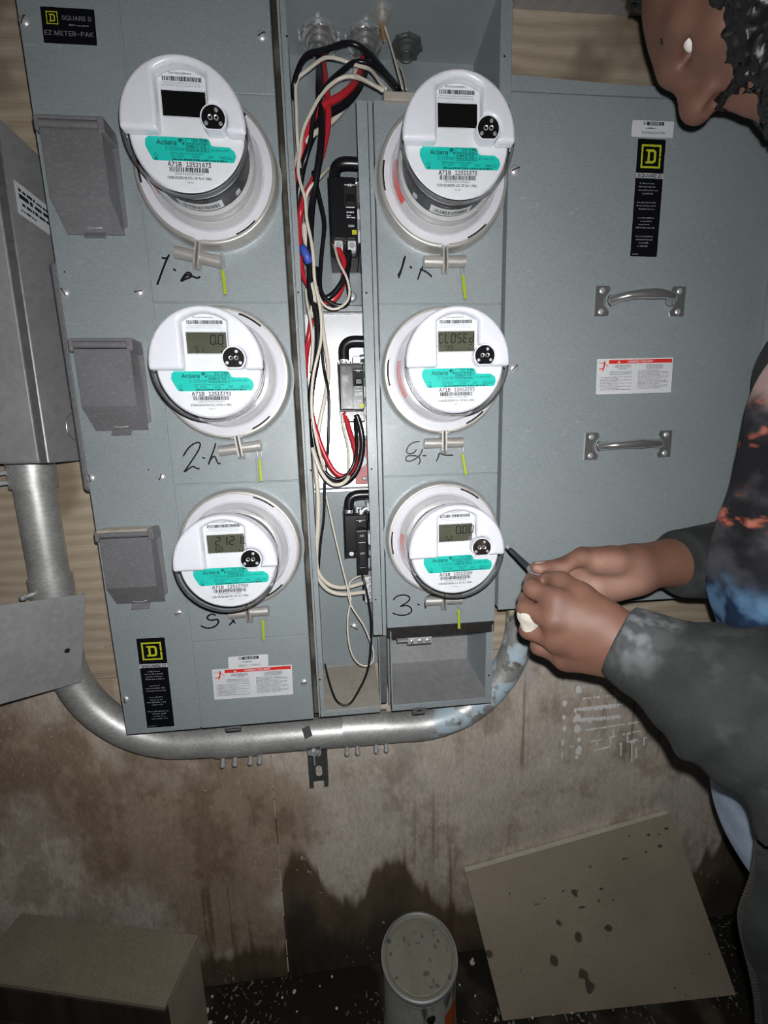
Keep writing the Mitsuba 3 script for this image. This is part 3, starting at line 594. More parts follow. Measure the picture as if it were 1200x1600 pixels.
def handle(c0, c1, z0, lab):
    """c0, c1: centres of the end plates"""
    (xa, ya), (xb, yb) = c0, c1; k = numbered(f'{mc}__pull_handle')
    mid = [(xa + .012, ya, .004), (xa + .020, ya + .001, .016), (xa + .034, ya + .002, .026), ((xa + xb) / 2, (ya + yb) / 2 + .003, .030), (xb - .034, yb + .002, .026), (xb - .020, yb + .001, .016), (xb - .012, yb, .004)]
    r = [.0085, .0068, .0062, .0078, .0062, .0068, .0085]
    obj('pull_handle', tube(mid, r, 14), 'm_chrome', mc, smooth=True, label=lab)
    for s, (x, y) in ((1, c0), (-1, c1)):
        pl = Polygon([(-.012, -.0225), (.010, -.0225), (.0125, -.016), (.006, -.008), (.006, .008), (.0125, .016), (.010, .0225), (-.012, .0225)])
        m = extr(pl, 0, .0024)
        if s < 0: m.apply_scale((-1, 1, 1)); m.invert()
        obj('end_plate', mv(m, tr(x, y, 0)), 'm_chrome', k, smooth=False)
        for dy in (-.0155, .0155): obj('rivet', mv(lathe([(0, .0048), (.0028, .0044), (.0046, .0030), (.0050, 0.002)], 18), tr(x - s * .0015, y + dy, 0)), 'm_bright', k)
handle((0.5865,0.1057), (0.7143,0.1055), 0, 'upper chrome pull handle')
handle((0.5836,-0.1214), (0.714,-0.1208), 0, 'lower chrome pull handle')

# ---------------------------------------------------------------- other boxes, conduit
gb = thing('junction_box', 'grey galvanized box at the left edge with a white sticker on its side', 'electrical box')
BX = -0.2725
BM = tr(BX, -0.1225, 0, rz=-0.9)
obj('body', box(-0.34, -0.001, 0.0, 0.455, WALL, -0.003, .001), 'm_galv_box', gb, M=BM, smooth=False)
obj('cover', box(-0.34, -0.0135, 0.002, 0.453, -0.003, 0.0006, .001), 'm_galv_box', gb, M=BM, smooth=False)
obj('corner_edge', box(-0.0125, 0.0, 0.0, 0.455, -0.003, 0.0, .0012), 'm_galv', gb, M=BM, smooth=False)
obj('knockout', mv(lathe([(.021, .0), (.0215, .0008), (.022, .0)], 40), trimesh.transformations.translation_matrix((0, .055, -.075)) @ trimesh.transformations.rotation_matrix(math.pi / 2, (0, 1, 0))), 'm_galv', gb, M=BM)
def side_sticker():
    Mx = np.eye(4); Mx[:3, 0] = (0, 0, -1); Mx[:3, 1] = (0, 1, 0); Mx[:3, 2] = (1, 0, 0); Mx[:3, 3] = (0.0003, 0.345, -0.014)
    k = obj('sticker', extr(rrect(0, .075, 0, .042, .002), 0, .0003), 'm_paper', gb, M=BM @ Mx, smooth=False, label='white sticker with black lettering')
    obj('lettering', cat_([dashes(.006, .070, .031, .0045, 1, .0005), dashes(.006, .070, .0225, .006, 2, .0005), dashes(.010, .066, .014, .0045, 3, .0005), dashes(.006, .045, .006, .003, 4, .0005)]), 'm_ink', k, M=BM @ Mx, smooth=False)
side_sticker()

CZ, CR = -0.105, 0.0298
pipe_pts = [(-0.3685, -0.118, CZ), (-0.3655, -0.26, CZ), (-0.3640, -0.36, CZ), (-0.3630, -0.46, CZ)]
pipe_pts = [(-0.3700, y, CZ) for y in np.linspace(-0.121, -0.46, 6)] + [(-0.37 + .215 * (1 - math.cos(a)), -0.475 - .2150 * math.sin(a), CZ) for a in np.linspace(0, math.pi / 2, 9)[0:]] + \
    [(x, -0.6920 - (x + .1) * .012, CZ) for x in (-0.10, 0.0, 0.1, 0.2, 0.27)] + [(0.2980 + .220 * math.sin(a), -0.4775 - .2200 * math.cos(a), CZ) for a in np.linspace(0.06, math.pi / 2, 9)] + [(0.518, -0.44, CZ), (0.518, -0.402, CZ)]
cd = thing('conduit', 'long galvanized conduit bending under the cabinets, peeling pale blue paint at its right end', 'conduit pipe')
obj('pipe', tube(pipe_pts, CR, 32, n=5), 'm_conduit', cd, smooth=True)
def ring_part(name, p0, p1, r, lab=None):
    return obj(name, tube([p0, p1], r, 32, smooth=False), 'm_conduit', cd, smooth=35, label=lab)
def coupling_screws(key, pts, d, n=2):
    for q in pts:
        m = cat_([tube([(0, 0, 0), (0, 0, .014)], .0042, 10, smooth=False), lathe([(0, .021), (.003, .0205), (.0052, .0185), (.0055, .014), (0, .014)], 14)])
        a = trimesh.geometry.align_vectors((0, 0, 1), d); a[:3, 3] = q
        obj('set_screw', mv(m, a), 'm_bright', key)
k = ring_part('connector', (-0.370, -0.121, CZ), (-0.370, -0.168, CZ), .0345, 'set screw connector below the box')
coupling_screws(k, [(-0.395, -0.139, CZ + .022), (-0.395, -0.156, CZ + .022)], (-.35, 0, .94))
k = ring_part('coupling', (-0.370, -0.330, CZ), (-0.370, -0.410, CZ), .0335)
coupling_screws(k, [(-0.384, -0.352, CZ + .029), (-0.384, -0.372, CZ + .029)], (-.3, 0, .95))
for xa, xb, s in ((-0.108, -0.022, (-.098, -.074, -.044, -.026)), (0.143, 0.235, (.150, .172, .210, .231))):
    k = ring_part('coupling', (xa, -0.6918, CZ), (xb, -0.6929, CZ), .0326)
    coupling_screws(k, [(x, -0.7195, CZ + .012) for x in s], (0, -.93, .37))
sp = thing('strut_channel', 'short dark slotted strut standing on the wall below the conduit', 'strut channel')
def strut_mesh():
    w = .0205; pl = sbox(-w, -.18, w, .12)
    for y in (-.155, -.105, -.055, -.005): pl = pl.difference(rrect(-.007, .007, y - .014, y + .014, .0065))
    return cat_([extr(pl, 0, .0025), box(-w, -w + .0025, -.18, .12, 0, .020), box(w - .0025, w, -.18, .12, 0, .020), box(-w, -w + .009, -.18, .12, .018, .0205), box(w - .009, w, -.18, .12, .018, .0205)])
obj('channel', mv(strut_mesh(), tr(0.0835, -0.676, WALL)), 'm_strut', sp, smooth=False)
cs = thing('pipe_strap', 'galvanized pipe strap and bolt holding the conduit to the strut', 'pipe clamp')
obj('saddle', mv(lathe([(.0305, -.013), (.0325, -.013), (.0325, .013), (.0305, .013), (.0305, -.013)], 24, -160, 70), trimesh.transformations.translation_matrix((0.0835, -0.6935, CZ)) @ trimesh.transformations.rotation_matrix(math.pi / 2, (0, 1, 0))), 'm_galv', cs)
obj('ear', mv(extr(Polygon([(-.013, .016), (.013, .016), (.0145, .004), (.011, -.008), (.0, -.012), (-.011, -.008), (-.0145, .004)]), 0, .003), tr(0.0835, -0.716, CZ + .022)), 'm_bright', cs, smooth=False)
obj('bolt', cat_([tube([(0.0835, -0.728, CZ + .024), (0.0835, -0.751, CZ + .022)], .0017, 8, smooth=False), mv(lathe([(0, .0065), (.0052, .0065), (.0062, .005), (.0062, 0)], 6), tr(0.0835, -0.7165, CZ + .025))]), 'm_bright', cs, smooth=False)
obj('clip', mv(box(-.008, .008, -.010, .010, -.001, .001, .0005), tr(0.0735, -0.668, CZ + .03, rx=-40, rz=25)), 'm_strut', cs, smooth=False)

# loose steel cover at the left edge, swung out
cp = thing('steel_cover', 'loose grey steel cover plate with one screw hole in front of the conduit at left', 'metal plate')
dv = np.array([-.822, .199, .909]); dv /= np.linalg.norm(dv)
pa = np.array((-0.3068,-0.3527,-0.055)); pb = np.array((-0.3145,-0.5137,-0.055))
upv = pa - pb; H = np.linalg.norm(upv); upv /= H
nv = np.cross(dv, upv); nv = -nv if nv[2] < 0 else nv; nv /= np.linalg.norm(nv)
CM = np.eye(4); CM[:3, 0] = -dv; CM[:3, 1] = np.cross(nv, -dv); CM[:3, 2] = nv; CM[:3, 3] = pb
obj('sheet', box(-0.26, 0.0, 0.0, H, -.0016, 0.0, .0006), 'm_galv_box', cp, M=CM, smooth=False)
obj('folded_edge', box(-0.0015, 0.0, 0.001, H - .001, -.012, -.0012), 'm_galv_box', cp, M=CM, smooth=False)
hole(cp, (0, 0), 0, 1)
hk = [q for q in scene if q.startswith(cp + '__hole')][0]
put(hk, _SH['hole'], CM @ tr(-.0235, H * .40, .0003, s=.0042))

# grey box at the top edge
tb = thing('upper_box', 'grey steel box above the main cabinet, cut by the top of the picture', 'electrical box')
obj('body', box(0.4880, 0.8600, 0.6230, 0.80, WALL, -0.1320, .001), 'm_galv_box', tb, smooth=False)
obj('front_cover', box(0.5260, 0.8580, 0.6250, 0.80, -0.132, -0.1295, .001), 'm_galv_box', tb, smooth=False)
obj('seam_cover', box(0.4880, 0.5240, 0.6200, 0.80, -0.133, -0.1305, .001), 'm_black_matte', tb, smooth=False)  # matte black strip at the left of the box front

# ---------------------------------------------------------------- things on the floor
def leaning(c_tl, c_tr, c_br, c_bl, t):
    """slab with front corners given, thickness t backwards"""
    P = np.array([c_tl, c_tr, c_br, c_bl], float); n = np.cross(P[1] - P[0], P[3] - P[0]); n /= np.linalg.norm(n)
    n = -n if n[2] < 0 else n
    return P, n
P, n = leaning((0.4170, -1.1290, -0.1380), (0.9310, -1.0285, -0.1380), (1.0263, -1.3985, -0.0073), (0.4720, -1.3985, -0.0240), .014)
def slab(P, n, t):
    v = np.vstack([P, P - n * t]); f = [[0, 3, 2], [0, 2, 1], [4, 5, 6], [4, 6, 7]]
    for i in range(4): j = (i + 1) % 4; f += [[i, j, j + 4], [i, j + 4, i + 4]]
    m = trimesh.Trimesh(v, f, process=False); m.fix_normals(); return m
wb = thing('plaster_board', 'large tan square of board leaning against the wall at the bottom right', 'board')
obj('face', slab(P, n, .003), 'm_board', wb, smooth=False)
obj('core', slab(P - n * .003, n, .017), 'm_board_edge', wb, smooth=False, label='pale broken edge')
ct = thing('crate', 'dark wooden crate with a dusty tan top at the bottom left', 'crate')
KM = tr(-0.2037, FLOOR, 0.0394, ry=-12.2)
obj('top_board', box(-0.42, 0.0, .268, .28, -.115, 0, .002), 'm_crate_top', ct, M=KM, smooth=False)
for i in range(3): obj('side_board', box(-0.418, -0.001, .002 + i * .089, .086 + i * .089, -.012, -.001, .0015), 'm_crate', ct, M=KM, smooth=False)
obj('end_board', box(-0.013, -0.001, .002, .267, -.113, -.013, .0015), 'm_crate_top', ct, M=KM, smooth=False)
obj('end_board', box(-0.419, -0.407, .002, .267, -.113, -.013, .0015), 'm_crate', ct, M=KM, smooth=False)
pc = thing('paint_can', 'white paint can with a dusty grey lid standing on the floor below the meters', 'paint can')
PM = tr(0.2869, FLOOR, -0.0460) @ trimesh.transformations.rotation_matrix(-math.pi / 2, (1, 0, 0))
obj('body', lathe([(0, 0), (.079, 0), (.0815, .003), (.0795, .007), (.0795, .168), (.082, .173), (.082, .177), (.0795, .180)], 72), 'm_can', pc, M=PM)
obj('rim', lathe([(.079, .178), (.0828, .180), (.0842, .1855), (.0828, .190), (.0795, .191), (.077, .188), (.0765, .182)], 72), 'm_tin', pc, M=PM)
obj('lid', lathe([(.0775, .183), (.0775, .188), (.0755, .1905), (.073, .1895), (.0705, .1855), (.0685, .1865), (.066, .187), (0, .187)][::-1], 72), 'm_lid', pc, M=PM, smooth=50)
obj('label_patch', lathe([(.0799, .03), (.0799, .125)], 10, -60, -28), 'm_orange', pc, M=PM, smooth=True, label='orange patch of the paper label')
obj('handle_boss', mv(lathe([(0, .006), (.006, .005), (.009, .002), (.0095, 0)], 18), trimesh.transformations.rotation_matrix(math.radians(-83), (0, 0, 1)) @ trimesh.transformations.translation_matrix((.079, 0, .140)) @ trimesh.transformations.rotation_matrix(math.pi / 2, (0, 1, 0))), 'm_black', pc, M=PM)

# ---------------------------------------------------------------- six electric meters
def half_disc(R, y0): return Point(0, 0).buffer(R, quad_segs=48).intersection(sbox(-1, y0, 1, 1))
def cap_poly():
    p = half_disc(0.0707, -0.0062)
    port = Point(.0352, .0068).buffer(.0150, quad_segs=16)
    win = unary_union([sbox(-.0283, -.02, .0283, .040), sbox(-.0283, .03, .0283, .0455), Point(0, 0.018).buffer(.0445, quad_segs=24).intersection(sbox(-.0283, .04, .0283, 1))])
    p = p.difference(win).difference(port)
    p = max(p.geoms, key=lambda g: g.area) if hasattr(p, 'geoms') else p
    p = p.buffer(-.003).buffer(.003).buffer(.003, quad_segs=8).buffer(-.003, quad_segs=8)
    return p
def mk_cap():
    front = pillow(cap_poly(), .0925, .1046, .0050, step=.0016)
    skirt = lathe([(.0706, .0998), (.0707, .096), (.0709, .086), (.0700, .0845), (.0690, .086), (.0690, .0935)], 64, -5, 185)
    return cat_([front, skirt])
def mk_window_groove():
    p = cap_poly(); return p
def teal_poly():
    P = [(-.0440, -.0068), (.0220, -.0068), (.0262, -.0098), (.0272, -.0135), (.0315, -.0148), (.0480, -.0148), (.0540, -.0190), (.0555, -.0250), (.0525, -.0312), (-.0405, -.0318), (-.0450, -.0235), (-.0482, -.0165), (-.0475, -.0098)]
    return Polygon(P).buffer(-.0012).buffer(.0012, quad_segs=6)
SEG = {'0': 'abcdef', '1': 'bc', '2': 'abged', '3': 'abgcd', '4': 'fgbc', '5': 'afgcd', '6': 'afgedc', '7': 'abc', '8': 'abcdefg', '9': 'abcdfg', 'C': 'afed', 'L': 'fed', 'O': 'abcdef', 'S': 'afgcd', 'E': 'afged', 'd': 'bcdeg', '[': 'ad'}
def seven(s, x, y, h, w, gap, z, slant=0.08):
    t = h * .13; out = []
    def bar(x0, y0, x1, y1): out.append(LineString([(x0, y0), (x1, y1)]).buffer(t / 2, cap_style='square' if False else 'flat'))
    for ch in s:
        if ch == '.': out.append(sbox(x - gap * .75, y, x - gap * .75 + t, y + t)); continue
        X0, X1, Y0, Y1, Ym = x, x + w, y, y + h, y + h / 2; e = t * .6
        S = {'a': (X0 + e, Y1, X1 - e, Y1), 'd': (X0 + e, Y0, X1 - e, Y0), 'g': (X0 + e, Ym, X1 - e, Ym), 'f': (X0, Ym + e * .4, X0, Y1), 'e': (X0, Y0, X0, Ym - e * .4), 'b': (X1, Ym + e * .4, X1, Y1), 'c': (X1, Y0, X1, Ym - e * .4)}
        for q in SEG.get(ch, ''): bar(*S[q])
        x += w + gap
    g = unary_union(out); m = flat(g, z); m.vertices[:, 0] += (m.vertices[:, 1] - y) * slant
    return m
PZ = .0915      # faceplate
PLATE_PRINT = None
def print_common():
    z = PZ + .0003; o = []
    o.append(text('Silver Spring Networks', .0021, False, .0255, z, -.0150, .0578))
    o.append(barcode(-.0225, .0215, .0508, .0553, 5, z))
    pale = [dashes(-.0215, .0215, .0483, .0014, 6, z), dashes(-.0245, .0245, .0457, .0015, 7, z)]
    o.append(text('CON EDISON CO. OF N.Y. INC.', .0027, True, .0520, z, -.0262, -.0508))
    o.append(text('CA 0.5', .0018, False, .0075, z, -.0040, -.0552))
    return cat_(o), cat_(pale)
def teal_common():
    z = PZ + .0006; o = []
    o.append(text('Aclara', .0047, True, .0230, z, -.0352, -.0150))
    o.append(flat(unary_union([Point(-.0080, -.0105).buffer(.0018), Point(-.0045, -.0132).buffer(.0014), LineString([(-.0098, -.0095), (-.007, -.0083), (-.0045, -.0098)]).buffer(.0005)]), z))
    o.append(text('I-210+cn', .0040, False, .0215, z, -.0255, -.0208))
    fr = sbox(-.0018, -.0210, .0246, -.0078)
    lines = [fr.exterior.buffer(.00022)]
    for i in range(1, 4): lines.append(LineString([(-.0018 if i > 1 else .0056, -.0078 - .0033 * i), (.0246, -.0078 - .0033 * i)]).buffer(.00018))
    for x in (.0056, .0148): lines.append(LineString([(x, -.0210), (x, -.0078)]).buffer(.00012))
    for r_, xs in enumerate(((.0078, .0165), (.0004, .0078, .0165), (.0004, .0078, .0165), (.0004, .0078, .0165))):
        for x in xs: lines.append(Point(x, -.0094 - .0033 * r_).buffer(.0009, quad_segs=4))
    o.append(flat(unary_union(lines), z))
    for r_ in range(4):
        for q, x in enumerate((.0022, .0098, .0185)):
            if r_ == 0 and q == 0: continue
            o.append(dashes(x, x + .0050, -.0102 - .0033 * r_, .0016, r_ * 3 + q, z))
    o.append(text('Electric Utility Smart Grid Meter', .0015, False, .0390, z, -.0205, -.0243))
    for s, x, w in (('CL 200', -.0195, .0140), ('120V', .0040, .0098), ('3W', .0224, .0058), ('FM12S', .0366, .0140)): o.append(text(s, .0030, False, w, z, x, -.0280))
    o.append(dashes(-.0185, .050, -.0308, .0020, 77, z))
    o.append(flat(unary_union([Point(-.0370, -.0262).buffer(.0020).difference(Point(-.0370, -.0262).buffer(.0016)), sbox(-.0385, -.0312, -.0352, -.0303), sbox(-.0385, -.0300, -.0352, -.0292)]), z))
    return cat_(o)
def mk_seal_tag():
    return extr(rrect(-.0055, .0055, -.052, -.006, .002), 0, .0022)
SERIALS = (('12521873', '87 864 270', '', ''), ('12521875', '87 864 275', '', ''), ('12513791', '87 858 194', '0.0', '51'), ('12513792', '87 858 190', 'CLOSEd', '99'), ('12513790', '87 858 192', '21210', '60'), ('12513789', '87 858 183', '0.00', '52'))
POS = ('top left, with a dark blank display', 'top right, with a dark blank display', 'middle left, display reading 0.0', 'middle right, display reading CLOSEd', 'bottom left, display reading 21210', 'bottom right, display reading 0.00')
ROT = (-0.8, 0.4, -0.4, 0.5, 0.15, 0.5)
LUG = (-12.0, 1.2, 6.5, 0.3, 2.0, 0.3)        # turn of the sealing rings
POSL = ('top left', 'top right', 'middle left', 'middle right', 'bottom left', 'bottom right')
def arc_strip(r0, r1, a0, a1, z): return flat(Polygon(arc(0, 0, r1, a0, a1, 16) + arc(0, 0, r0, a1, a0, 16)), z)
def mk_rim():
    return lathe([(.0693, .0915), (.0698, .0900), (.0708, .0900), (.0713, .0908), (.0712, .0985), (.0705, .0998), (.0697, .0998), (.0692, .0990), (.0693, .0915)], 72, 176, 364)
for i in range(6):
    r, c = divmod(i, 2); ser, num, big, small = SERIALS[i]
    M = tr(COLX[c], ROWY[r], 0, rz=ROT[i])
    me = thing('electric_meter', f'white electric meter {ser}, {POS[i]}', 'electric meter', 'six round electric meters')
    def P(name, mk, bsdf, key=None, smooth=35, parent=me, label=None, MM=M):
        k = numbered(f'{parent}__{name}'); put(k, shared(key or ('meter_' + name), mk, bsdf, smooth), MM); tag(k, label); return k
    P('base_flange', lambda: lathe([(.070, .0150), (.0725, .0185), (.0755, .0188), (.0775, .0206), (.0890, .0206), (.0900, .0195), (.0900, .006)][::-1], 96), 'm_flange')
    for a0, a1 in ((49, 71.5), (-45, -66.5), (168, 193)):
        P('black_slot', lambda a0=a0, a1=a1: arc_strip(.0855, .0882, a0, a1, .02085), 'm_black_matte', f'slot{a0}', False)
    P('base_bowl', lambda: lathe([(.0745, .0190), (.0728, .0235), (.0705, .0290), (.0690, .0300), (.0678, .0440), (.0620, .0450), (.0610, .0500)][::-1], 96), 'm_bowl')
    P('red_strip', lambda: lathe([(.0732, .0236), (.0709, .0292), (.0692, .0302), (.0690, .0325)][::-1], 14, 168, 212), 'm_red_tape', label='red strip inside the cover')
    P('dark_module', lambda: lathe([(.0600, .0440), (.0632, .0455), (.0632, .0790), (.0600, .0800)][::-1], 72), 'm_module')
    k = P('module_label', lambda: lathe([(.0636, .0480), (.0636, .0640)][::-1], 18, -116, -64), 'm_paper', label='small white barcode label')
    def bar_curve():
        r_ = random.Random(3); out = []; a = -111
        while a < -70:
            w = r_.choice((.5, .5, .9, 1.3)); out.append(lathe([(.0639, .0515), (.0639, .0595)][::-1], 2, a, a + w)); a += w + r_.choice((.5, .8, 1.1))
        return cat_(out)
    P('module_barcode', bar_curve, 'm_ink', parent=k, smooth=False)
    def comps():
        out = []
        for a in (-42, -139):
            out.append(mv(box(.058, .0646, -.004, .004, .050, .057, .0008), tr(rz=a)))
        return cat_(out)
    P('module_terminal', comps, 'm_tin', smooth=False)
    P('white_bezel', lambda: lathe([(.0600, .0790), (.0660, .0795), (.0668, .0810), (.0666, .0885), (.0655, .0900), (.0640, .0913), (.0630, .0913)][::-1], 96), 'm_white')
    fp = P('faceplate', lambda: cat_([flat(Point(0, 0).buffer(.0632, quad_segs=32), PZ)]), 'm_whiteplate', smooth=False)
    _SH.setdefault('pc', None)
    if _SH['pc'] is None:
        a_, b_ = print_common(); _SH['pc'] = (mikit.ply(a_, 'm_ink'), mikit.ply(b_, 'm_ink_pale')); _SH['tc'] = mikit.ply(teal_common(), 'm_ink_teal')
    put(f'{fp}__lettering', _SH['pc'][0], M); put(f'{fp}__pale_lettering', _SH['pc'][1], M)
    P('teal_patch', lambda: flat(teal_poly(), PZ + .0003), 'm_teal', parent=fp, smooth=False, label='teal green print area')
    put(f'{fp}__teal_lettering', _SH['tc'], M)
    z = PZ + .0003
    own = [text('A71B', .0046, True, .0160, z, -.0245, -.0372), text(ser, .0046, True, .0285, z, -.0030, -.0372), barcode(-.0228, .0232, -.0432, -.0381, int(ser) % 97, z), text(f'HSZ0{ser}QAV', .0021, False, .0325, z, -.0165, -.0461)]
    obj('serial_number', cat_(own), 'm_ink', fp, M=M, smooth=False)
    obj('catalogue_number', text(num, .0024, False, .0200, PZ + .0006, .0272, -.0200), 'm_ink_teal', fp, M=M, smooth=False)
    dk = P('display', lambda: cat_([box(-.0246, .0247, .0151, .0407, PZ - .001, PZ + .0004)]), 'm_lcd' if big else 'm_lcd_off', 'lcd' + ('1' if big else '0'), False, label='grey-green display' if big else 'blank black display')
    P('display_frame', lambda: flat(rrect(-.0258, .0259, .0139, .0419, .001).difference(sbox(-.0246, .0151, .0247, .0407)), PZ + .0002), 'm_ink_pale', parent=dk, smooth=False)
    if big:
        x0 = {'0.0': .0048, 'CLOSEd': -.0240, '21210': -.0135, '0.00': .0010}[big]
        w, gap = (.0050, .0034) if big == 'CLOSEd' else (.0058, .0037)
        parts = [seven(big, x0, .0263, .0112, w, gap, PZ + .0006), seven(small, -.0145 if i != 3 else -.0148, .0170, .0062, .0034, .0022, PZ + .0006)]
        parts += [flat(sbox(.0168, .0168, .0188, .0185), PZ + .0006), flat(unary_union([sbox(.0185, .0230, .0212, .0236), sbox(.0218, .0168, .0232, .0182)]), PZ + .0006)]
        obj('digits', cat_(parts), 'm_lcd_seg', dk, M=M, smooth=False)
    P('cap', mk_cap, 'm_white', smooth=40, label='smooth white upper cap with an arched window')
    def port_poly(): return Point(.0352, .0068).buffer(.0132, quad_segs=16).intersection(sbox(0, -.0040, 1, 1))
    pk = P('optical_port', lambda: extr(port_poly().buffer(.0016), .090, .1050), 'm_white', smooth=30)
    P('port_face', lambda: flat(port_poly(), .1053), 'm_port', parent=pk, smooth=False, label='dark mirror face of the optical port')
    for x, y in ((.0318, .0072), (.0386, .0072)): P('port_lens', lambda x=x, y=y: mv(lathe([(.0014, .0004), (.0026, .0010), (.0030, .0)][::-1], 16), tr(x, y, .1053)), 'm_tin', f'pl{x}', parent=pk)
    for x, y in ((.0390, .0150), (.0268, .0012), (.0432, .0012)): P('port_rivet', lambda x=x, y=y: mv(lathe([(0, .0014), (.0018, .0012), (.0024, .0)][::-1], 14), tr(x, y, .1053)), 'm_tin', f'pv{x}', parent=pk)
    P('clear_cover', lambda: lathe([(.0765, .0210), (.0748, .0260), (.0728, .0450), (.0716, .0700), (.0713, .0850)][::-1], 96), 'm_clear', smooth=True, label='clear plastic cover')
    P('cover_rim', mk_rim, 'm_lens', smooth=40, label='thick clear rim of the cover')
    P('cover_front', lambda: flat(Point(0, 0).buffer(.0668, quad_segs=32).intersection(sbox(-1, -1, 1, -.0062)), .0985), 'm_clear', smooth=False)
    # sealing ring round the base
    sr = thing('sealing_ring', f'stainless steel clamp ring around the base of the {POSL[i]} meter', 'sealing ring', 'clamp rings of the meters')
    MR = tr(COLX[c], ROWY[r], 0, rz=LUG[i])
    def ring_mesh():
        p = [(.0880, .0222)] + [(.0900 + .0033 * math.sin(a), .0190 + .0033 * math.cos(a)) for a in np.linspace(0, math.pi / 2, 6)] + [(.0933, .0060), (.0945, .0040), (.0945, .0030), (.0915, .0030), (.0905, .0180), (.0880, .0210), (.0880, .0222)]
        return lathe(p[::-1], 120, -86.5, 266.5)
    def R(name, mk, bsdf, smooth=35, parent=sr, label=None, key=None, MM=MR):
        k = numbered(f'{parent}__{name}'); put(k, shared('ring_' + (key or name), mk, bsdf, smooth), MM); tag(k, label); return k
    R('band', ring_mesh, 'm_steel')
    def lug(s):
        pl = Polygon([(-.0895, .0215), (-.1050, .0215), (-.1205, .0205), (-.1250, .0165), (-.1250, .0105), (-.1205, .0070), (-.0940, .0035), (-.0895, .006)])
        m = extr(pl, 0, .0024); m.vertices = m.vertices[:, [2, 0, 1]]; m.vertices[:, 0] = s * (m.vertices[:, 0] + .0016)
        if s < 0: m.invert()
        fill = mv(box(.0015, .0095, -.0935, -.0905, .004, .0215, .001), tr()); fill.vertices[:, 0] *= s
        if s < 0: fill.invert()
        return cat_([m, fill])
    for s in (1, -1): R('lug', lambda s=s: lug(s), 'm_steel', 25, key=f'lug{s}')
    R('barrel_lock', lambda: cat_([tube([(-.031, -.1085, .0128), (-.004, -.1085, .0128)], .0078, 20, smooth=False), tube([(.004, -.1085, .0128), (.0255, -.1085, .0128)], .0078, 20, smooth=False), tube([(.0255, -.1085, .0128), (.0315, -.1085, .0128)], .0083, 20, smooth=False)]), 'm_steel', 35)
    # plastic seal hanging from the lock
    hx, hy = [(.0090, .157), (.356, .152), (.040, -.1105), (.3560, -.1120), (.026, -.372), (.353, -.3760)][i]
    st = thing('seal_tag', f'yellow green plastic seal hanging below the clamp of the {POSL[i]} meter', 'seal tag', 'plastic seal tags')
    MS = tr(hx, hy, .012, rz=(3, 5, 1, 9, -1, 1)[i], rx=-6)
    def S(name, mk, bsdf, key, smooth=30, label=None): k = numbered(f'{st}__{name}'); put(k, shared('seal_' + key, mk, bsdf, smooth), MS); tag(k, label)
    S('tag', lambda: extr(rrect(-.0058, .0058, -.051, -.012, .002), 0, .0026), 'm_clear', 'tag', False, 'clear plastic tag')
    S('green_insert', lambda: cat_([box(-.0016, .0020, -.049, -.015, .0006, .0020, .0004), box(-.0026, -.0016, -.049, -.015, .0006, .0020, .0004)]), 'm_green', 'ins', False)
    S('loop', lambda: cat_([tube([(-.003, -.012, .001), (-.0034, 0, .001), (-.002, .006, .002), (.002, .006, .002), (.0034, 0, .001), (.003, -.012, .001)], .0005, 6)]), 'm_tin', 'loop', True)

# handwriting in black marker on the panels
def marker(parent, strokes, w, label):
    obj('handwriting', cat_([stroke(s, w, 0.0004) for s in strokes]), 'm_marker', parent, smooth=False, label=label)
marker(lc, [[(-0.0867,0.1276),(-0.0799,0.1412),(-0.0731,0.1547),(-0.0666,0.1656)], [(-0.0687,0.1623),(-0.0723,0.1614),(-0.0757,0.1622)], [(-0.0616,0.1472),(-0.0608,0.1464),(-0.06,0.146)], [(-0.0525,0.1337),(-0.0484,0.1389),(-0.0417,0.1432),(-0.0385,0.1398),(-0.0415,0.1364),(-0.047,0.1346),(-0.0535,0.132),(-0.0457,0.1389),(-0.0386,0.1389),(-0.0326,0.1364),(-0.0271,0.1373)]], .0026, 'black handwriting 1-2 under the top left meter')
marker(lc, [[(-0.0765,-0.1171),(-0.0687,-0.1065),(-0.0584,-0.099),(-0.0508,-0.0983),(-0.0514,-0.1051),(-0.0594,-0.1176),(-0.0682,-0.1291),(-0.0781,-0.1416)], [(-0.0781,-0.1416),(-0.07,-0.1369),(-0.064,-0.1342),(-0.0603,-0.1363),(-0.0556,-0.1374)], [(-0.0482,-0.1209),(-0.0464,-0.1219),(-0.0455,-0.1219)], [(-0.027,-0.0999),(-0.0321,-0.1125),(-0.0381,-0.1251),(-0.0406,-0.131),(-0.036,-0.1232),(-0.0308,-0.1194),(-0.0284,-0.1244),(-0.026,-0.1304),(-0.0232,-0.1305)]], .0022, 'black handwriting 2-L under the middle left meter')
marker(lc, [[(-0.0544,-0.3796),(-0.0636,-0.379),(-0.0672,-0.3844),(-0.0603,-0.3883),(-0.051,-0.3878),(-0.0505,-0.3935),(-0.0595,-0.4008),(-0.0708,-0.4011),(-0.0777,-0.3972)], [(-0.0244,-0.3908),(-0.0289,-0.395),(-0.0323,-0.3982)], [(-0.0275,-0.3905),(-0.0237,-0.3954)]], .0026, 'black handwriting 3-R under the bottom left meter')
marker(rc, [[(0.2728,0.1677),(0.2687,0.1545),(0.2626,0.1385)], [(0.2708,0.165),(0.2667,0.1509),(0.2617,0.142)], [(0.2803,0.1537),(0.2813,0.1528),(0.2822,0.1524)], [(0.3028,0.1583),(0.2978,0.1512),(0.2918,0.1369)], [(0.2958,0.1503),(0.3027,0.1477),(0.3085,0.1441),(0.3124,0.1406)]], .0024, 'black handwriting 1-R under the top right meter')
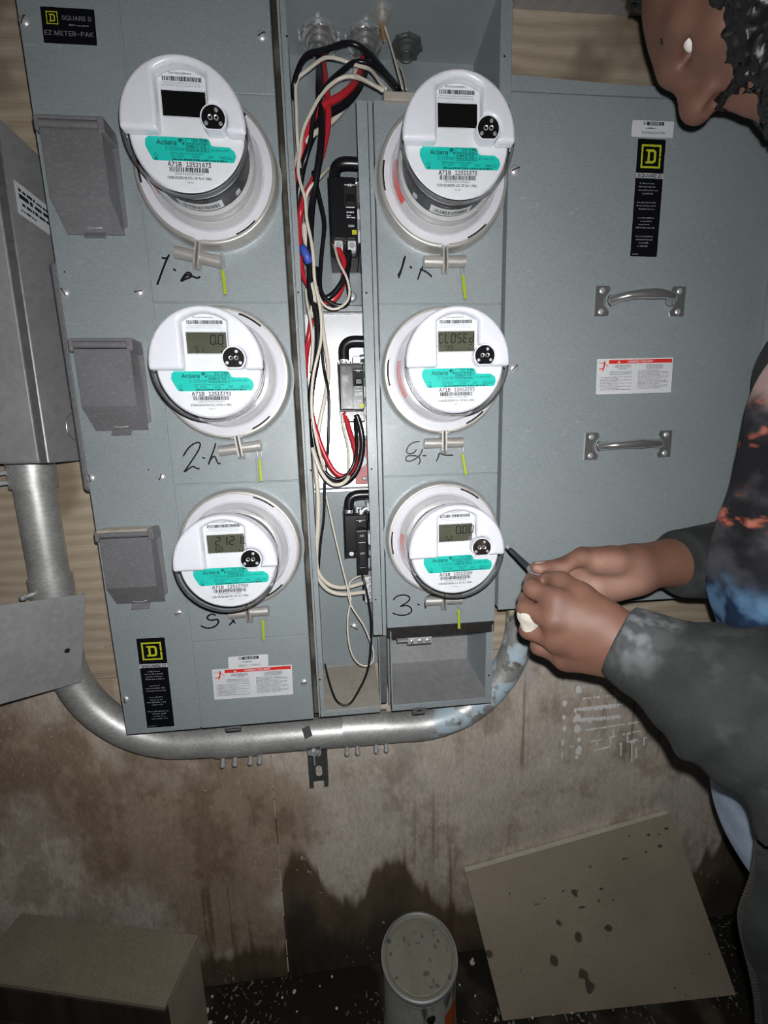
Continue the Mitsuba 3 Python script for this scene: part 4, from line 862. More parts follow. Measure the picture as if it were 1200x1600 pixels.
marker(rc, [[(0.291,-0.1056),(0.2806,-0.1073),(0.2721,-0.1142),(0.2709,-0.1224),(0.2772,-0.1246),(0.2856,-0.1187)], [(0.2961,-0.118),(0.2908,-0.1281),(0.2802,-0.135),(0.2697,-0.1357),(0.2698,-0.1295),(0.2803,-0.1278),(0.2907,-0.1312),(0.2917,-0.1385),(0.2896,-0.1415)], [(0.2971,-0.1283),(0.3013,-0.1284)], [(0.3235,-0.126),(0.3214,-0.1332),(0.3192,-0.1373)], [(0.3246,-0.125),(0.3341,-0.1284),(0.3459,-0.1287)]], .0022, 'black handwriting 2-R under the middle right meter')
marker(rc, [[(0.2436,-0.372),(0.2514,-0.3655),(0.2647,-0.3652),(0.2713,-0.3703),(0.2667,-0.3781),(0.2555,-0.3844),(0.2644,-0.3838),(0.2733,-0.3891),(0.2743,-0.395),(0.2664,-0.4004),(0.253,-0.4006),(0.2419,-0.3964)], [(0.2857,-0.3829),(0.2879,-0.3842)], [(0.3161,-0.3696),(0.3094,-0.368),(0.3015,-0.371),(0.298,-0.3802),(0.2991,-0.3908)]], .0023, 'black handwriting 3-R under the bottom right meter')

# ---------------------------------------------------------------- breakers in the trough
bg = 'circuit breakers in the wiring trough'
def lug_block(w, h): return cat_([box(-w / 2, w / 2, 0, h, 0, .014, .0012)])
def lug_screw(): return cat_([lathe([(.0018, .0004), (.0026, .0012), (.0042, .0012), (.0046, 0)][::-1], 18), lathe([(0, .0003), (.0020, .0003)][::-1], 6)])
def breaker(label, x, ytop, ybot, zf, lugs_top, face_x, w=.0425, cloudy=False):
    """two-pole breaker, left edge x, body from ytop to ybot, front at zf"""
    b = thing('circuit_breaker', label, 'circuit breaker', bg)
    zb = TB + .004; M = tr(x, ybot, 0); H = ytop - ybot
    obj('body', cat_([box(0, w, H * .18, H, zb, zf - .010, .0015), box(.001, w - .001, H * .20, H * .985, zf - .012, zf, .0015)]), 'm_black', b, M=M, smooth=False)
    obj('side_wall', cat_([box(-.0012, .0006, .0, H * 1.04, zb, zf - .014), box(w - .0006, w + .0012, .0, H * 1.04, zb, zf - .014), box(w / 2 - .001, w / 2 + .001, .002, H * 1.04, zb, zf - .012)]), 'm_black', b, M=M, smooth=False)
    obj('foot', box(0, w, 0, H * .19, zb, zf - .020, .001), 'm_black', b, M=M, smooth=False)
    hx0, hx1 = face_x
    if cloudy: obj('smoked_cover', box(.0045, hx0 - .001, H * .22, H * .95, zf, zf + .0012, .0005), 'm_smoke', b, M=M, smooth=False, label='greasy smoked plastic cover')
    hk = obj('handle_guard', box(hx0, hx1, H * .60, H * .90, zf, zf + .0016, .0006), 'm_black_matte', b, M=M, smooth=False)
    obj('handle', box(hx0 + .003, hx1 - .003, H * .62, H * .73, zf, zf + .009, .0014), 'm_black', b, M=M, smooth=False)
    wt_ = [flat(sbox(hx0 + .001, H * .865, hx1 - .001, H * .875), zf + .0019), flat(sbox(hx0 + .002, H * .585, hx1 - .003, H * .598), zf + .0004), text('30' if cloudy else '40', H * .035, True, None, zf + .0019, hx0 + .006, H * .905 - .006)]
    for i, y in enumerate((.52, .48, .45)):
        m = dashes(hx0 + .003, hx1 - .002, H * y, H * .02, i + 3, zf + .0004); wt_.append(m)
    wt_.append(text('SQD', H * .03, True, None, zf + .0004, hx0 + .005, H * .335))
    obj('white_print', cat_(wt_), 'm_paper', b, M=M, smooth=False)
    obj('yellow_mark', flat(sbox(hx1 - .0085, H * .235, hx1 - .001, H * .30), zf + .0004), 'm_yellow', b, M=M, smooth=False)
    for i, (lx, top) in enumerate(lugs_top):
        y = H * 1.0 if top else H * .06
        lk = obj('terminal', box(lx - .0068, lx + .0068, y, y + H * .13, zf - .022, zf - .008, .0012), 'm_tin_bright', b, M=M, smooth=False, label='bright tinned terminal')
        obj('terminal_screw', lug_screw(), 'm_tin', lk, M=M @ tr(lx, y + H * .065, zf - .0078), smooth=30)
    for lx in (w * .27, w * .74):
        if not any(abs(q - lx) < .006 and not t for q, t in lugs_top):
            obj('line_screw', mv(lug_screw(), tr(lx, H * .10, zf - .018)), 'm_tin_bright', b, M=M, smooth=30)
    return b
pr('m_smoke', lambda p, n, uv: mix((0.03, 0.03, 0.032), (0.22, 0.22, 0.225), smoothstep(0.35, 0.75, fbm(p.x * 70, p.y * 70, p.z * 55, 4))), rough=0.35, spec=0.5)
pr('m_tin_bright', (0.66, 0.67, 0.69), rough=0.45, metal=0.3)
breaker('black two-pole breaker at the top of the trough, wired at the bottom', 0.1630, 0.3060, 0.1960, -0.060, ((.0120, False), (.0335, False)), (.0235, .0425))
breaker('black two-pole breaker in the middle of the trough with a greasy smoked cover', 0.1660, 0.0270, -0.0690, -0.060, ((.0110, True), (.0315, True)), (.0240, .0420), cloudy=True)
b3 = breaker('black breaker low in the trough with its switch sticking out', 0.1640, -0.2330, -0.3200, -0.070, ((.0105, True), (.0300, True)), (.0210, .0400), w=.0430)
M3B = tr(0.1640, -0.3200, 0)
obj('switch_block', box(.0205, .0405, -.022, .062, -0.078, -0.052, .0015), 'm_black', b3, M=M3B, smooth=False, label='long black switch with white ON and OFF print')
obj('switch_rocker', box(.0245, .0365, -.004, .045, -0.053, -0.0495, .001), 'm_black_matte', b3, M=M3B, smooth=False)
obj('switch_print', cat_([text('ON', .0034, True, None, -0.0516, .0275, .049), text('OFF', .0034, True, None, -0.0490, .0265, .017), flat(sbox(.0245, .0385, .0365, .0398), -0.0490), flat(sbox(.0250, -.0085, .0360, -.0078), -0.0516), flat(sbox(.0215, .0590, .0395, .0600), -0.0516)]), 'm_ink_pale', b3, M=M3B, smooth=False)
obj('violet_contact', box(.0065, .0125, .071, .082, -0.094, -0.086, .001), 'm_violet', b3, M=M3B, smooth=False)
pr('m_violet', (0.42, 0.40, 0.62), rough=0.4, metal=0.3)
# bare bus parts that show between the breakers and the right flange
nb = thing('neutral_bar', 'tinned neutral bar with white wires landed on it, low in the trough', 'terminal bar')
for i in range(4): obj('terminal', box(0.1985, 0.2240, -0.3720 - i * .0135, -0.3600 - i * .0135, TB + .02, -0.092, .001), 'm_tin_bright', nb, smooth=False)
for i in range(4): obj('terminal_screw', mv(lug_screw(), tr(0.2105, -0.366 - i * .0135, -0.0918)), 'm_tin', nb)
obj('base', box(0.1950, 0.2260, -0.4230, -0.3590, TB + .003, TB + .021, .001), 'm_black', nb, smooth=False)
bs = thing('bus_assembly', 'row of white and black insulator blocks half hidden behind the right flange', 'bus bar')
for i, (y0, y1, m) in enumerate(((.272, .300, 'm_flap'), (.246, .262, 'm_paper'), (.214, .232, 'm_paper'), (.196, .212, 'm_black'), (.012, .025, 'm_flap'), (-.030, -.010, 'm_paper'), (-.060, -.044, 'm_paper'), (-.228, -.212, 'm_paper'), (-.262, -.246, 'm_black'), (-.290, -.268, 'm_paper'), (-.312, -.300, 'm_tin'))):
    obj('block', box(0.2066, 0.2300, y0, y1, TB + .003, -0.066 + .004 * (i % 2), .002), m, bs, smooth=False)

# ---------------------------------------------------------------- conductors
def wire(pts, r, bs, label, name='wire', cat='wire', group='loose wires in the trough', sides=10, ends=True):
    w = thing(name, label, cat, group)
    obj('insulation', tube(pts, r, sides, n=7), bs, w, smooth=True)
    return w
bar_g = 'stiff conductors bent into the breakers'
for y, lab, i in ((0.330, 'uppermost', 0), (0.0640, 'middle', 1), (-0.1980, 'lowest', 2)):
    xl = (0.1735, 0.1762, 0.1745)[i]; yb = (0.302, 0.034, -0.224)[i]; z = -0.073; R = .016; r = .0088
    k = wire([(xl, yb, z), (xl, y - R - .004, z), (xl + .0018, y - R * .55, z), (xl + R * .55, y - .0022, z), (xl + R + .004, y, z), (0.240, y, z)], r, 'm_wire_black', f'thick black conductor bent into the left pole of the {lab} breaker', 'bus_conductor', 'cable', bar_g, 16)
    obj('bare_end', tube([(xl, yb - .006, z), (xl, yb + .004, z)], .0070, 14, smooth=False), 'm_tin', k)
    y2 = y - .026; x2 = xl + .0205
    k = wire([(x2, yb, z - .004), (x2, y2 - .016, z - .004), (x2 + .003, y2 - .006, z - .004), (x2 + .010, y2 - .0005, z - .004), (x2 + .018, y2, z - .004), (0.238, y2, z - .004)], .0055, 'm_galv', f'bare aluminium conductor bent into the right pole of the {lab} breaker', 'bus_conductor', 'cable', bar_g, 14)
    obj('black_sleeve', tube([(x2 + .0145, y2, z - .004), (0.240, y2, z - .004)], .0078, 14, smooth=False), 'm_wire_black', k)
W = wire
W([(0.1564,0.5049,-0.112),(0.1568,0.4821,-0.1),(0.1562,0.4279,-0.06),(0.1558,0.3921,-0.05),(0.1572,0.3598,-0.045),(0.1526,0.326,-0.045),(0.1448,0.2942,-0.05),(0.1368,0.2612,-0.055),(0.1315,0.2138,-0.05),(0.128,0.1678,-0.05),(0.1278,0.1302,-0.05),(0.1344,0.1015,-0.05),(0.1359,0.0723,-0.05),(0.1317,0.0327,-0.05),(0.1222,-0.0076,-0.05),(0.1164,-0.0483,-0.055),(0.1169,-0.0907,-0.06),(0.1254,-0.1345,-0.06),(0.1426,-0.1651,-0.06),(0.1645,-0.1742,-0.065),(0.1854,-0.1618,-0.07),(0.1992,-0.132,-0.075),(0.2029,-0.0984,-0.08),(0.1982,-0.0704,-0.08),(0.1942,-0.0571,-0.08)], .0052, 'm_wire_black', 'thick black wire running down from the left hub and looping up to the middle breaker', sides=14)
W([(0.1612,0.5017,-0.112),(0.1644,0.4649,-0.09),(0.167,0.4159,-0.06),(0.1675,0.3833,-0.055),(0.1622,0.3536,-0.055),(0.1518,0.326,-0.06),(0.1381,0.2976,-0.065),(0.1259,0.2819,-0.07),(0.1165,0.2661,-0.085),(0.1112,0.2209,-0.09),(0.1146,0.1723,-0.09),(0.1259,0.1475,-0.09),(0.126,0.1123,-0.09),(0.1186,0.0764,-0.09),(0.1121,0.0523,-0.1),(0.1066,0.0108,-0.11)], .0048, 'm_wire_red', 'red wire hanging straight down from the left hub', sides=12)
W([(0.2264,0.5012,-0.112),(0.2191,0.4647,-0.09),(0.2002,0.4249,-0.065),(0.1771,0.4037,-0.055),(0.1556,0.3896,-0.05),(0.1413,0.3708,-0.05),(0.1291,0.3482,-0.055),(0.1212,0.328,-0.065),(0.1149,0.314,-0.08),(0.1088,0.2825,-0.1)], .0052, 'm_wire_red', 'thick red wire sweeping from the middle hub to the left side', sides=12)
W([(0.2316,0.5014,-0.112),(0.225,0.4607,-0.09),(0.2103,0.428,-0.075),(0.1865,0.4028,-0.068),(0.1626,0.3847,-0.06),(0.1471,0.3664,-0.06),(0.1341,0.3411,-0.06),(0.1245,0.3176,-0.065),(0.1158,0.2888,-0.075),(0.1107,0.2636,-0.1)], .0054, 'm_wire_black', 'thick black wire sweeping from the middle hub beside the red one', sides=12)
W([(0.2192,0.4991,-0.112),(0.2107,0.4564,-0.085),(0.2014,0.4251,-0.08),(0.1843,0.3987,-0.075),(0.1658,0.3802,-0.07),(0.1461,0.359,-0.055),(0.13,0.3466,-0.055),(0.1202,0.3355,-0.06),(0.1136,0.3256,-0.08)], .0040, 'm_wire_white', 'white wire sweeping from the middle hub to the left side')
W([(0.248,0.3891,-0.012),(0.2306,0.4019,-0.02),(0.2132,0.4154,-0.03),(0.1949,0.4198,-0.035),(0.176,0.4131,-0.038),(0.1566,0.3934,-0.035),(0.1426,0.3726,-0.035),(0.1301,0.3502,-0.035),(0.1227,0.3193,-0.035),(0.1194,0.2957,-0.035),(0.1229,0.2753,-0.035),(0.1275,0.2574,-0.035),(0.128,0.2339,-0.035),(0.1323,0.2075,-0.035),(0.1352,0.1715,-0.035),(0.1356,0.1441,-0.035),(0.1401,0.1162,-0.035),(0.1426,0.0879,-0.035),(0.1399,0.0544,-0.035),(0.1299,0.0203,-0.035),(0.1229,-0.0088,-0.04),(0.1192,-0.049,-0.045),(0.1225,-0.0856,-0.045),(0.129,-0.123,-0.045),(0.136,-0.1507,-0.05)], .0026, 'm_wire_white', 'long thin white wire from the clip on the right cabinet down the left side')
W([(0.2673,0.3923,-0.012),(0.2552,0.4188,-0.03),(0.2411,0.4403,-0.045),(0.2265,0.4498,-0.05),(0.2104,0.4499,-0.05),(0.1909,0.4349,-0.045),(0.1715,0.416,-0.04),(0.1557,0.3948,-0.036),(0.1459,0.3728,-0.04),(0.1405,0.3492,-0.045),(0.1332,0.3283,-0.05),(0.1236,0.3121,-0.06),(0.118,0.3005,-0.08)], .0034, 'm_wire_black', 'black wire from the clip crossing over to the bundle at left')
W([(0.2704,0.393,-0.014),(0.2561,0.4204,-0.03),(0.2413,0.4484,-0.045),(0.2255,0.4697,-0.055),(0.2068,0.4768,-0.055),(0.1878,0.4704,-0.05),(0.1641,0.4583,-0.045),(0.1428,0.4488,-0.04),(0.1294,0.4296,-0.035),(0.1208,0.4087,-0.035),(0.1169,0.4029,-0.05)], .0038, 'm_wire_black', 'black wire arching over both left hubs')
W([(0.2461,0.3883,-0.012),(0.2261,0.4041,-0.02),(0.2086,0.4184,-0.03)], .0022, 'm_wire_white', 'short white wire end tucked under the clip')
W([(0.2517,0.3901,-0.012),(0.2393,0.4181,-0.03),(0.2287,0.439,-0.045),(0.215,0.4453,-0.05),(0.1963,0.4501,-0.05),(0.1757,0.4502,-0.045),(0.1608,0.4433,-0.04),(0.14,0.4253,-0.035),(0.1267,0.4153,-0.035),(0.1222,0.4008,-0.035),(0.1216,0.3767,-0.035),(0.1207,0.3482,-0.035),(0.1207,0.3263,-0.04),(0.1215,0.3091,-0.05)], .0024, 'm_wire_white', 'greyish white wire arching below the black one')
W([(0.1649,0.3242,-0.075),(0.1557,0.3068,-0.06),(0.1457,0.2924,-0.05),(0.1344,0.2817,-0.05),(0.1275,0.2699,-0.055),(0.1261,0.2544,-0.06),(0.129,0.2345,-0.06)], .0024, 'm_wire_white', 'short white wire joining the bundle left of the uppermost breaker')
W([(0.1411,0.31,-0.06),(0.1465,0.2818,-0.06),(0.152,0.2549,-0.06),(0.154,0.2349,-0.06),(0.1494,0.2044,-0.06),(0.1447,0.1715,-0.06),(0.1426,0.1461,-0.055),(0.147,0.1283,-0.05),(0.1587,0.1178,-0.05),(0.1739,0.1131,-0.05),(0.1854,0.1179,-0.05),(0.1891,0.1323,-0.05),(0.1869,0.1532,-0.05),(0.1902,0.1814,-0.06),(0.1926,0.2101,-0.075)], .0033, 'm_wire_black', 'black wire looping under the uppermost breaker')
W([(0.171,0.2158,-0.078),(0.1756,0.2022,-0.07),(0.1821,0.1851,-0.065),(0.1823,0.1642,-0.06),(0.1773,0.145,-0.06),(0.1673,0.1295,-0.06),(0.1545,0.1233,-0.062),(0.144,0.1286,-0.07)], .0048, 'm_wire_red', 'red wire looping up into the left pole of the uppermost breaker', sides=12)
W([(0.1918,0.2142,-0.078),(0.1909,0.1947,-0.07),(0.1877,0.1719,-0.06),(0.1775,0.1491,-0.055),(0.1645,0.1338,-0.055),(0.1518,0.126,-0.055),(0.1415,0.1294,-0.06),(0.1373,0.1477,-0.06),(0.1373,0.1733,-0.065)], .0046, 'm_wire_black', 'thick black wire looping up into the right pole of the uppermost breaker', sides=12)
W([(0.1678,0.2114,-0.072),(0.1712,0.1925,-0.06),(0.1765,0.1729,-0.05),(0.1839,0.1571,-0.045),(0.1884,0.1421,-0.045),(0.1876,0.1241,-0.045),(0.1769,0.1116,-0.045),(0.1614,0.1068,-0.045),(0.1485,0.1125,-0.045),(0.141,0.1239,-0.045),(0.1376,0.1416,-0.05)], .0021, 'm_wire_white', 'thin white wire looping under the uppermost breaker')
W([(0.1231,0.2362,-0.06),(0.1252,0.2041,-0.06),(0.1279,0.1808,-0.06),(0.1251,0.1602,-0.055),(0.1286,0.1444,-0.05),(0.132,0.1321,-0.05),(0.1311,0.1159,-0.05),(0.1254,0.0993,-0.06)], .0048, 'm_wire_white', 'thick white wire with a kink at the left flange')
W([(0.1189,0.1441,-0.07),(0.1203,0.1187,-0.06),(0.1247,0.0918,-0.05),(0.1264,0.0674,-0.05),(0.1247,0.0378,-0.05),(0.1206,0.0142,-0.06)], .0022, 'm_wire_white', 'thin white wire close to the left flange beside a red one')
W([(0.1417,0.1139,-0.06),(0.1407,0.0746,-0.06),(0.1409,0.0394,-0.06),(0.1436,0.0088,-0.06),(0.1478,-0.0177,-0.055),(0.1468,-0.0595,-0.055),(0.1437,-0.1021,-0.055),(0.1397,-0.1349,-0.06),(0.135,-0.1626,-0.06),(0.1319,-0.2019,-0.06),(0.129,-0.2363,-0.06),(0.1227,-0.271,-0.06),(0.1175,-0.3062,-0.06),(0.1129,-0.3489,-0.08)], .0022, 'm_wire_black', 'thin black wire running straight down the middle of the trough')
W([(0.141,0.1315,-0.07),(0.1429,0.0869,-0.07),(0.1464,0.0515,-0.07),(0.1492,0.0205,-0.07),(0.1456,-0.0113,-0.065),(0.1378,-0.0432,-0.06),(0.1297,-0.0749,-0.06),(0.1258,-0.1071,-0.06),(0.1297,-0.1368,-0.06),(0.1332,-0.1639,-0.075)], .0036, 'm_wire_white', 'white wire crossing behind the thin black one')
W([(0.1169,-0.0323,-0.06),(0.1182,-0.0536,-0.055),(0.1232,-0.0802,-0.055),(0.1304,-0.1072,-0.055),(0.14,-0.1325,-0.055),(0.1521,-0.1538,-0.055),(0.1673,-0.1621,-0.055),(0.1822,-0.153,-0.06),(0.1899,-0.1312,-0.065),(0.1865,-0.1057,-0.07),(0.1807,-0.0834,-0.075),(0.175,-0.0611,-0.08),(0.1719,-0.0543,-0.082)], .0042, 'm_wire_red', 'red wire looping up into the left pole of the middle breaker', sides=12)
W([(0.1169,-0.0643,-0.05),(0.1191,-0.1014,-0.05),(0.126,-0.134,-0.05),(0.1389,-0.1574,-0.05),(0.156,-0.1668,-0.05),(0.1717,-0.1607,-0.05),(0.1845,-0.1435,-0.05),(0.1911,-0.1198,-0.055),(0.1924,-0.0926,-0.065),(0.1916,-0.0648,-0.078)], .0030, 'm_wire_black', 'black wire making the inner loop under the middle breaker')
W([(0.1168,-0.112,-0.045),(0.1242,-0.1387,-0.04),(0.1358,-0.1629,-0.04),(0.1493,-0.1743,-0.04),(0.1635,-0.1737,-0.04),(0.1761,-0.162,-0.05)], .0034, 'm_wire_white', 'white wire curving round the bottom of the loops under the middle breaker')
W([(0.1696,-0.0566,-0.08),(0.1708,-0.0808,-0.08),(0.1764,-0.109,-0.085),(0.1774,-0.1435,-0.09),(0.1751,-0.1736,-0.1)], .0022, 'm_wire_white', 'thin white wire behind the red loop of the middle breaker')
W([(0.1189,-0.1124,-0.06),(0.1198,-0.1565,-0.06),(0.121,-0.1958,-0.06),(0.1186,-0.2416,-0.06),(0.1142,-0.2823,-0.06),(0.1119,-0.3239,-0.06),(0.12,-0.3462,-0.06),(0.1366,-0.3619,-0.06),(0.1596,-0.3688,-0.065),(0.1812,-0.3688,-0.075),(0.201,-0.3685,-0.085)], .0040, 'm_wire_white', 'thick white wire bending round to the neutral bar, upper of two')
W([(0.111,-0.3088,-0.07),(0.1125,-0.3455,-0.07),(0.1242,-0.3685,-0.07),(0.1437,-0.3809,-0.07),(0.1673,-0.3856,-0.075),(0.2003,-0.3877,-0.085)], .0040, 'm_wire_white', 'thick white wire bending round to the neutral bar, lower of two')
W([(0.1331,-0.1919,-0.07),(0.1393,-0.2269,-0.07),(0.1457,-0.2638,-0.065),(0.1532,-0.3034,-0.06),(0.1598,-0.3371,-0.055),(0.1655,-0.3661,-0.05),(0.168,-0.3883,-0.05),(0.1776,-0.4103,-0.045),(0.1906,-0.4314,-0.04),(0.2024,-0.4636,-0.04),(0.2086,-0.4921,-0.04),(0.2033,-0.5111,-0.04),(0.1877,-0.5137,-0.04),(0.1718,-0.4969,-0.04),(0.1646,-0.4709,-0.04),(0.1625,-0.438,-0.045),(0.166,-0.4092,-0.05),(0.1705,-0.388,-0.055),(0.1677,-0.3724,-0.06),(0.1719,-0.3601,-0.07),(0.1867,-0.3545,-0.08),(0.1992,-0.356,-0.09)], .0016, 'm_wire_white', 'thin white wire hanging down in a long loop below the neutral bar')
W([(0.1911,-0.3365,-0.055),(0.1969,-0.3565,-0.045),(0.2025,-0.389,-0.04),(0.2057,-0.4239,-0.035),(0.2043,-0.4587,-0.03),(0.1992,-0.4996,-0.025),(0.1886,-0.53,-0.02),(0.1735,-0.5542,-0.014),(0.1578,-0.5705,-0.01),(0.1418,-0.5679,-0.012),(0.1288,-0.5608,-0.04),(0.1191,-0.556,-0.085),(0.1126,-0.5539,-0.125)], .0019, 'm_wire_black', 'thin black wire hanging from the switch to the bottom of the trough')
W([(0.2565,0.5041,-0.06),(0.2634,0.4741,-0.05),(0.2695,0.4313,-0.03),(0.2744,0.3904,-0.01)], .0016, 'm_wire_white', 'thin pale wire from the rusty stub down to the clip')
W([(0.2796,0.4539,-0.06),(0.2812,0.4271,-0.04),(0.2802,0.3912,-0.012)], .0015, 'm_wire_white', 'short pale wire from the right hub to the clip')
bt = thing('blue_tape', 'band of blue tape round the wires at the left flange', 'tape')
obj('wrap', tube([(0.1187,0.1972,-0.05),(0.1235,0.1862,-0.045),(0.1275,0.1771,-0.05)], .0065, 10, n=4), 'm_blue', bt, smooth=True)

# ---------------------------------------------------------------- the person at the right
def smin(a, b, k):
    h = np.maximum(k - np.abs(a - b), 0.0) / k
    return np.minimum(a, b) - h * h * k * 0.25
class RC:                                   # round cone between two joints
    def __init__(s, a, b, ra, rb, k=0.012): s.a, s.b, s.ra, s.rb, s.k = np.array(a, float), np.array(b, float), ra, rb, k; s.c = (s.a + s.b) / 2; s.R = np.linalg.norm(s.a - s.b) / 2 + max(ra, rb)
    def d(s, p):
        ab = s.b - s.a; t = np.clip((p - s.a) @ ab / (ab @ ab + 1e-12), 0, 1)
        q = p - s.a - t[:, None] * ab
        return np.sqrt((q * q).sum(1)) - (s.ra + (s.rb - s.ra) * t)
class EL:                                   # ellipsoid in a frame
    def __init__(s, c, r, F=np.eye(3), k=0.012): s.c, s.r, s.F, s.k = np.array(c, float), np.array(r, float), np.array(F, float), k; s.R = max(r)
    def d(s, p):
        q = (p - s.c) @ s.F.T; k0 = np.sqrt(((q / s.r) ** 2).sum(1)); k1 = np.sqrt(((q / s.r ** 2) ** 2).sum(1))
        return np.where(k1 > 1e-9, k0 * (k0 - 1) / np.maximum(k1, 1e-9), -min(s.r))
def sdf_of(prims, cuts=(), disp=None):
    def f(p, sel=None):
        out = np.full(len(p), 1.0)
        for i in (range(len(prims)) if sel is None else sel):
            q = prims[i]; d = q.d(p); out = np.minimum(d, out) if q.k <= 0 else smin(out, d, q.k)
        for c in cuts: out = -smin(-out, c.d(p), c.k) if isinstance(c, (RC, EL)) else np.maximum(out, c(p))
        if disp is not None: out = out + disp(p)
        return out
    return f
def surface(prims, h, cuts=(), disp=None, pad=0.02, B=16, whole=False):
    """surface nets over the blocks that the surface can cross"""
    f = sdf_of(prims, cuts, disp); lo = np.min([q.c - q.R for q in prims], 0) - pad; hi = np.max([q.c + q.R for q in prims], 0) + pad
    n = np.ceil((hi - lo) / (h * B)).astype(int); rad = h * B * 0.87 + pad
    cen = np.array([q.c for q in prims]); R = np.array([q.R for q in prims]); g = np.arange(-1, B + 1)
    loc = np.stack(np.meshgrid(g, g, g, indexing='ij'), -1).reshape(-1, 3); m = B + 2
    V, F = [], []; off = 0; keys = []
    for b in np.ndindex(*n):
        c = lo + (np.array(b) + 0.5) * h * B
        sel = np.nonzero(np.linalg.norm(cen - c, axis=1) < R + rad)[0]
        if not len(sel) or abs(f(c[None], sel)[0]) > rad: continue
        base = np.array(b) * B; idx = loc + base
        d = f(lo + idx * h, sel).reshape(m, m, m); s = d < 0
        if s.all() or not s.any(): continue
        # one vertex per mixed cell (cells -1..B-1)
        cs = [s[i:m - 1 + i, j:m - 1 + j, k:m - 1 + k] for i in (0, 1) for j in (0, 1) for k in (0, 1)]
        act = np.any(cs, 0) & ~np.all(cs, 0); ai = np.argwhere(act)
        P = np.zeros((len(ai), 3)); W = np.zeros(len(ai))
        for a in range(3):
            for o in np.ndindex(2, 2):
                o0 = list(o); o0.insert(a, 0); o1 = list(o); o1.insert(a, 1)
                A = d[tuple((ai + o0).T)]; Bv = d[tuple((ai + o1).T)]; x = (A < 0) != (Bv < 0)
                t = np.where(x, A / np.where(x, A - Bv, 1), 0); q = (ai + o0).astype(float); q[:, a] += t
                P += q * x[:, None]; W += x
        P = P / W[:, None] - 1 + base
        num = -np.ones(act.shape, int); num[tuple(ai.T)] = np.arange(len(ai)) + off
        V.append(P * h + lo); keys.append(ai - 1 + base); off += len(ai)
        for a in range(3):
            u, v = (a + 1) % 3, (a + 2) % 3
            e0 = [slice(1, m - 1)] * 3; e1 = list(e0); e1[a] = slice(2, m)
            x = s[tuple(e0)] != s[tuple(e1)]; q = np.argwhere(x) + 1
            if not len(q): continue
            inside = s[tuple(q.T)]; du = np.eye(3, dtype=int)[u]; dv = np.eye(3, dtype=int)[v]
            quad = np.stack([num[tuple((q - du - dv).T)], num[tuple((q - dv).T)], num[tuple(q.T)], num[tuple((q - du).T)]], 1)
            quad[~inside] = quad[~inside][:, ::-1]; F.append(quad)
    V, K, F = np.vstack(V), np.vstack(keys), np.vstack(F)
    _, first, inv = np.unique(K, axis=0, return_index=True, return_inverse=True); inv = inv.ravel()
    F = inv[F]; V = V[first]; F = F[(F >= 0).all(1)]
    tri = np.vstack([F[:, [0, 1, 2]], F[:, [0, 2, 3]]]); tri = tri[(tri[:, 0] != tri[:, 1]) & (tri[:, 1] != tri[:, 2]) & (tri[:, 0] != tri[:, 2])]
    mesh = trimesh.Trimesh(V, tri, process=False)
    for _ in range(2):                      # light smoothing
        e = mesh.edges_unique; acc = np.zeros_like(V); cnt = np.zeros(len(V))
        for a, b in ((0, 1), (1, 0)): np.add.at(acc, e[:, a], mesh.vertices[e[:, b]]); np.add.at(cnt, e[:, a], 1)
        mesh.vertices = mesh.vertices * 0.5 + 0.5 * acc / np.maximum(cnt, 1)[:, None]
    if whole:
        lab = trimesh.graph.connected_component_labels(mesh.face_adjacency, node_count=len(mesh.faces)); mesh.update_faces(lab == np.bincount(lab).argmax()); mesh.remove_unreferenced_vertices()
    return mesh
def nrm(v): v = np.asarray(v, float); return v / np.linalg.norm(v)

# joints (wall coordinates)
NOSE = np.array((0.5409,0.2184,0.21))
def head_axes(pitch, yaw, roll):
    t, w, r = np.radians([pitch, yaw, roll])
    f = np.array([-np.cos(t) * np.cos(w), -np.sin(t), -np.cos(t) * np.sin(w)]); u = np.array([-np.sin(t) * np.cos(w), np.cos(t), -np.sin(t) * np.sin(w)])
    s = np.cross(f, u); s = s if s[2] > 0 else -s
    return f, u * np.cos(r) + s * np.sin(r), -u * np.sin(r) + s * np.cos(r)
hf, hu, hs = head_axes(48, 50, 8)
HF = np.stack([hf, hu, hs]); HC = NOSE - 0.114 * hf + 0.022 * hu
def hd(a, b, c): return HC + a * hf + b * hu + c * hs
LS, LE, LW = np.array([.760, -.020, .470]), np.array([.642, -.402, .462]), np.array([.470, -.328, .276])
RS, RE, RW = np.array([.825, -.030, .150]), np.array([.825, -.285, .130]), np.array([.563, -.281, .160])
PEL = np.array([.840, -.480, .300]); CHEST = np.array([.795, -.090, .310]); BELLY = np.array([.780, -.280, .300])
body = []
def chain(pts, rs, k=0.010): body.extend(RC(pts[i], pts[i + 1], rs[i], rs[i + 1], k) for i in range(len(pts) - 1))
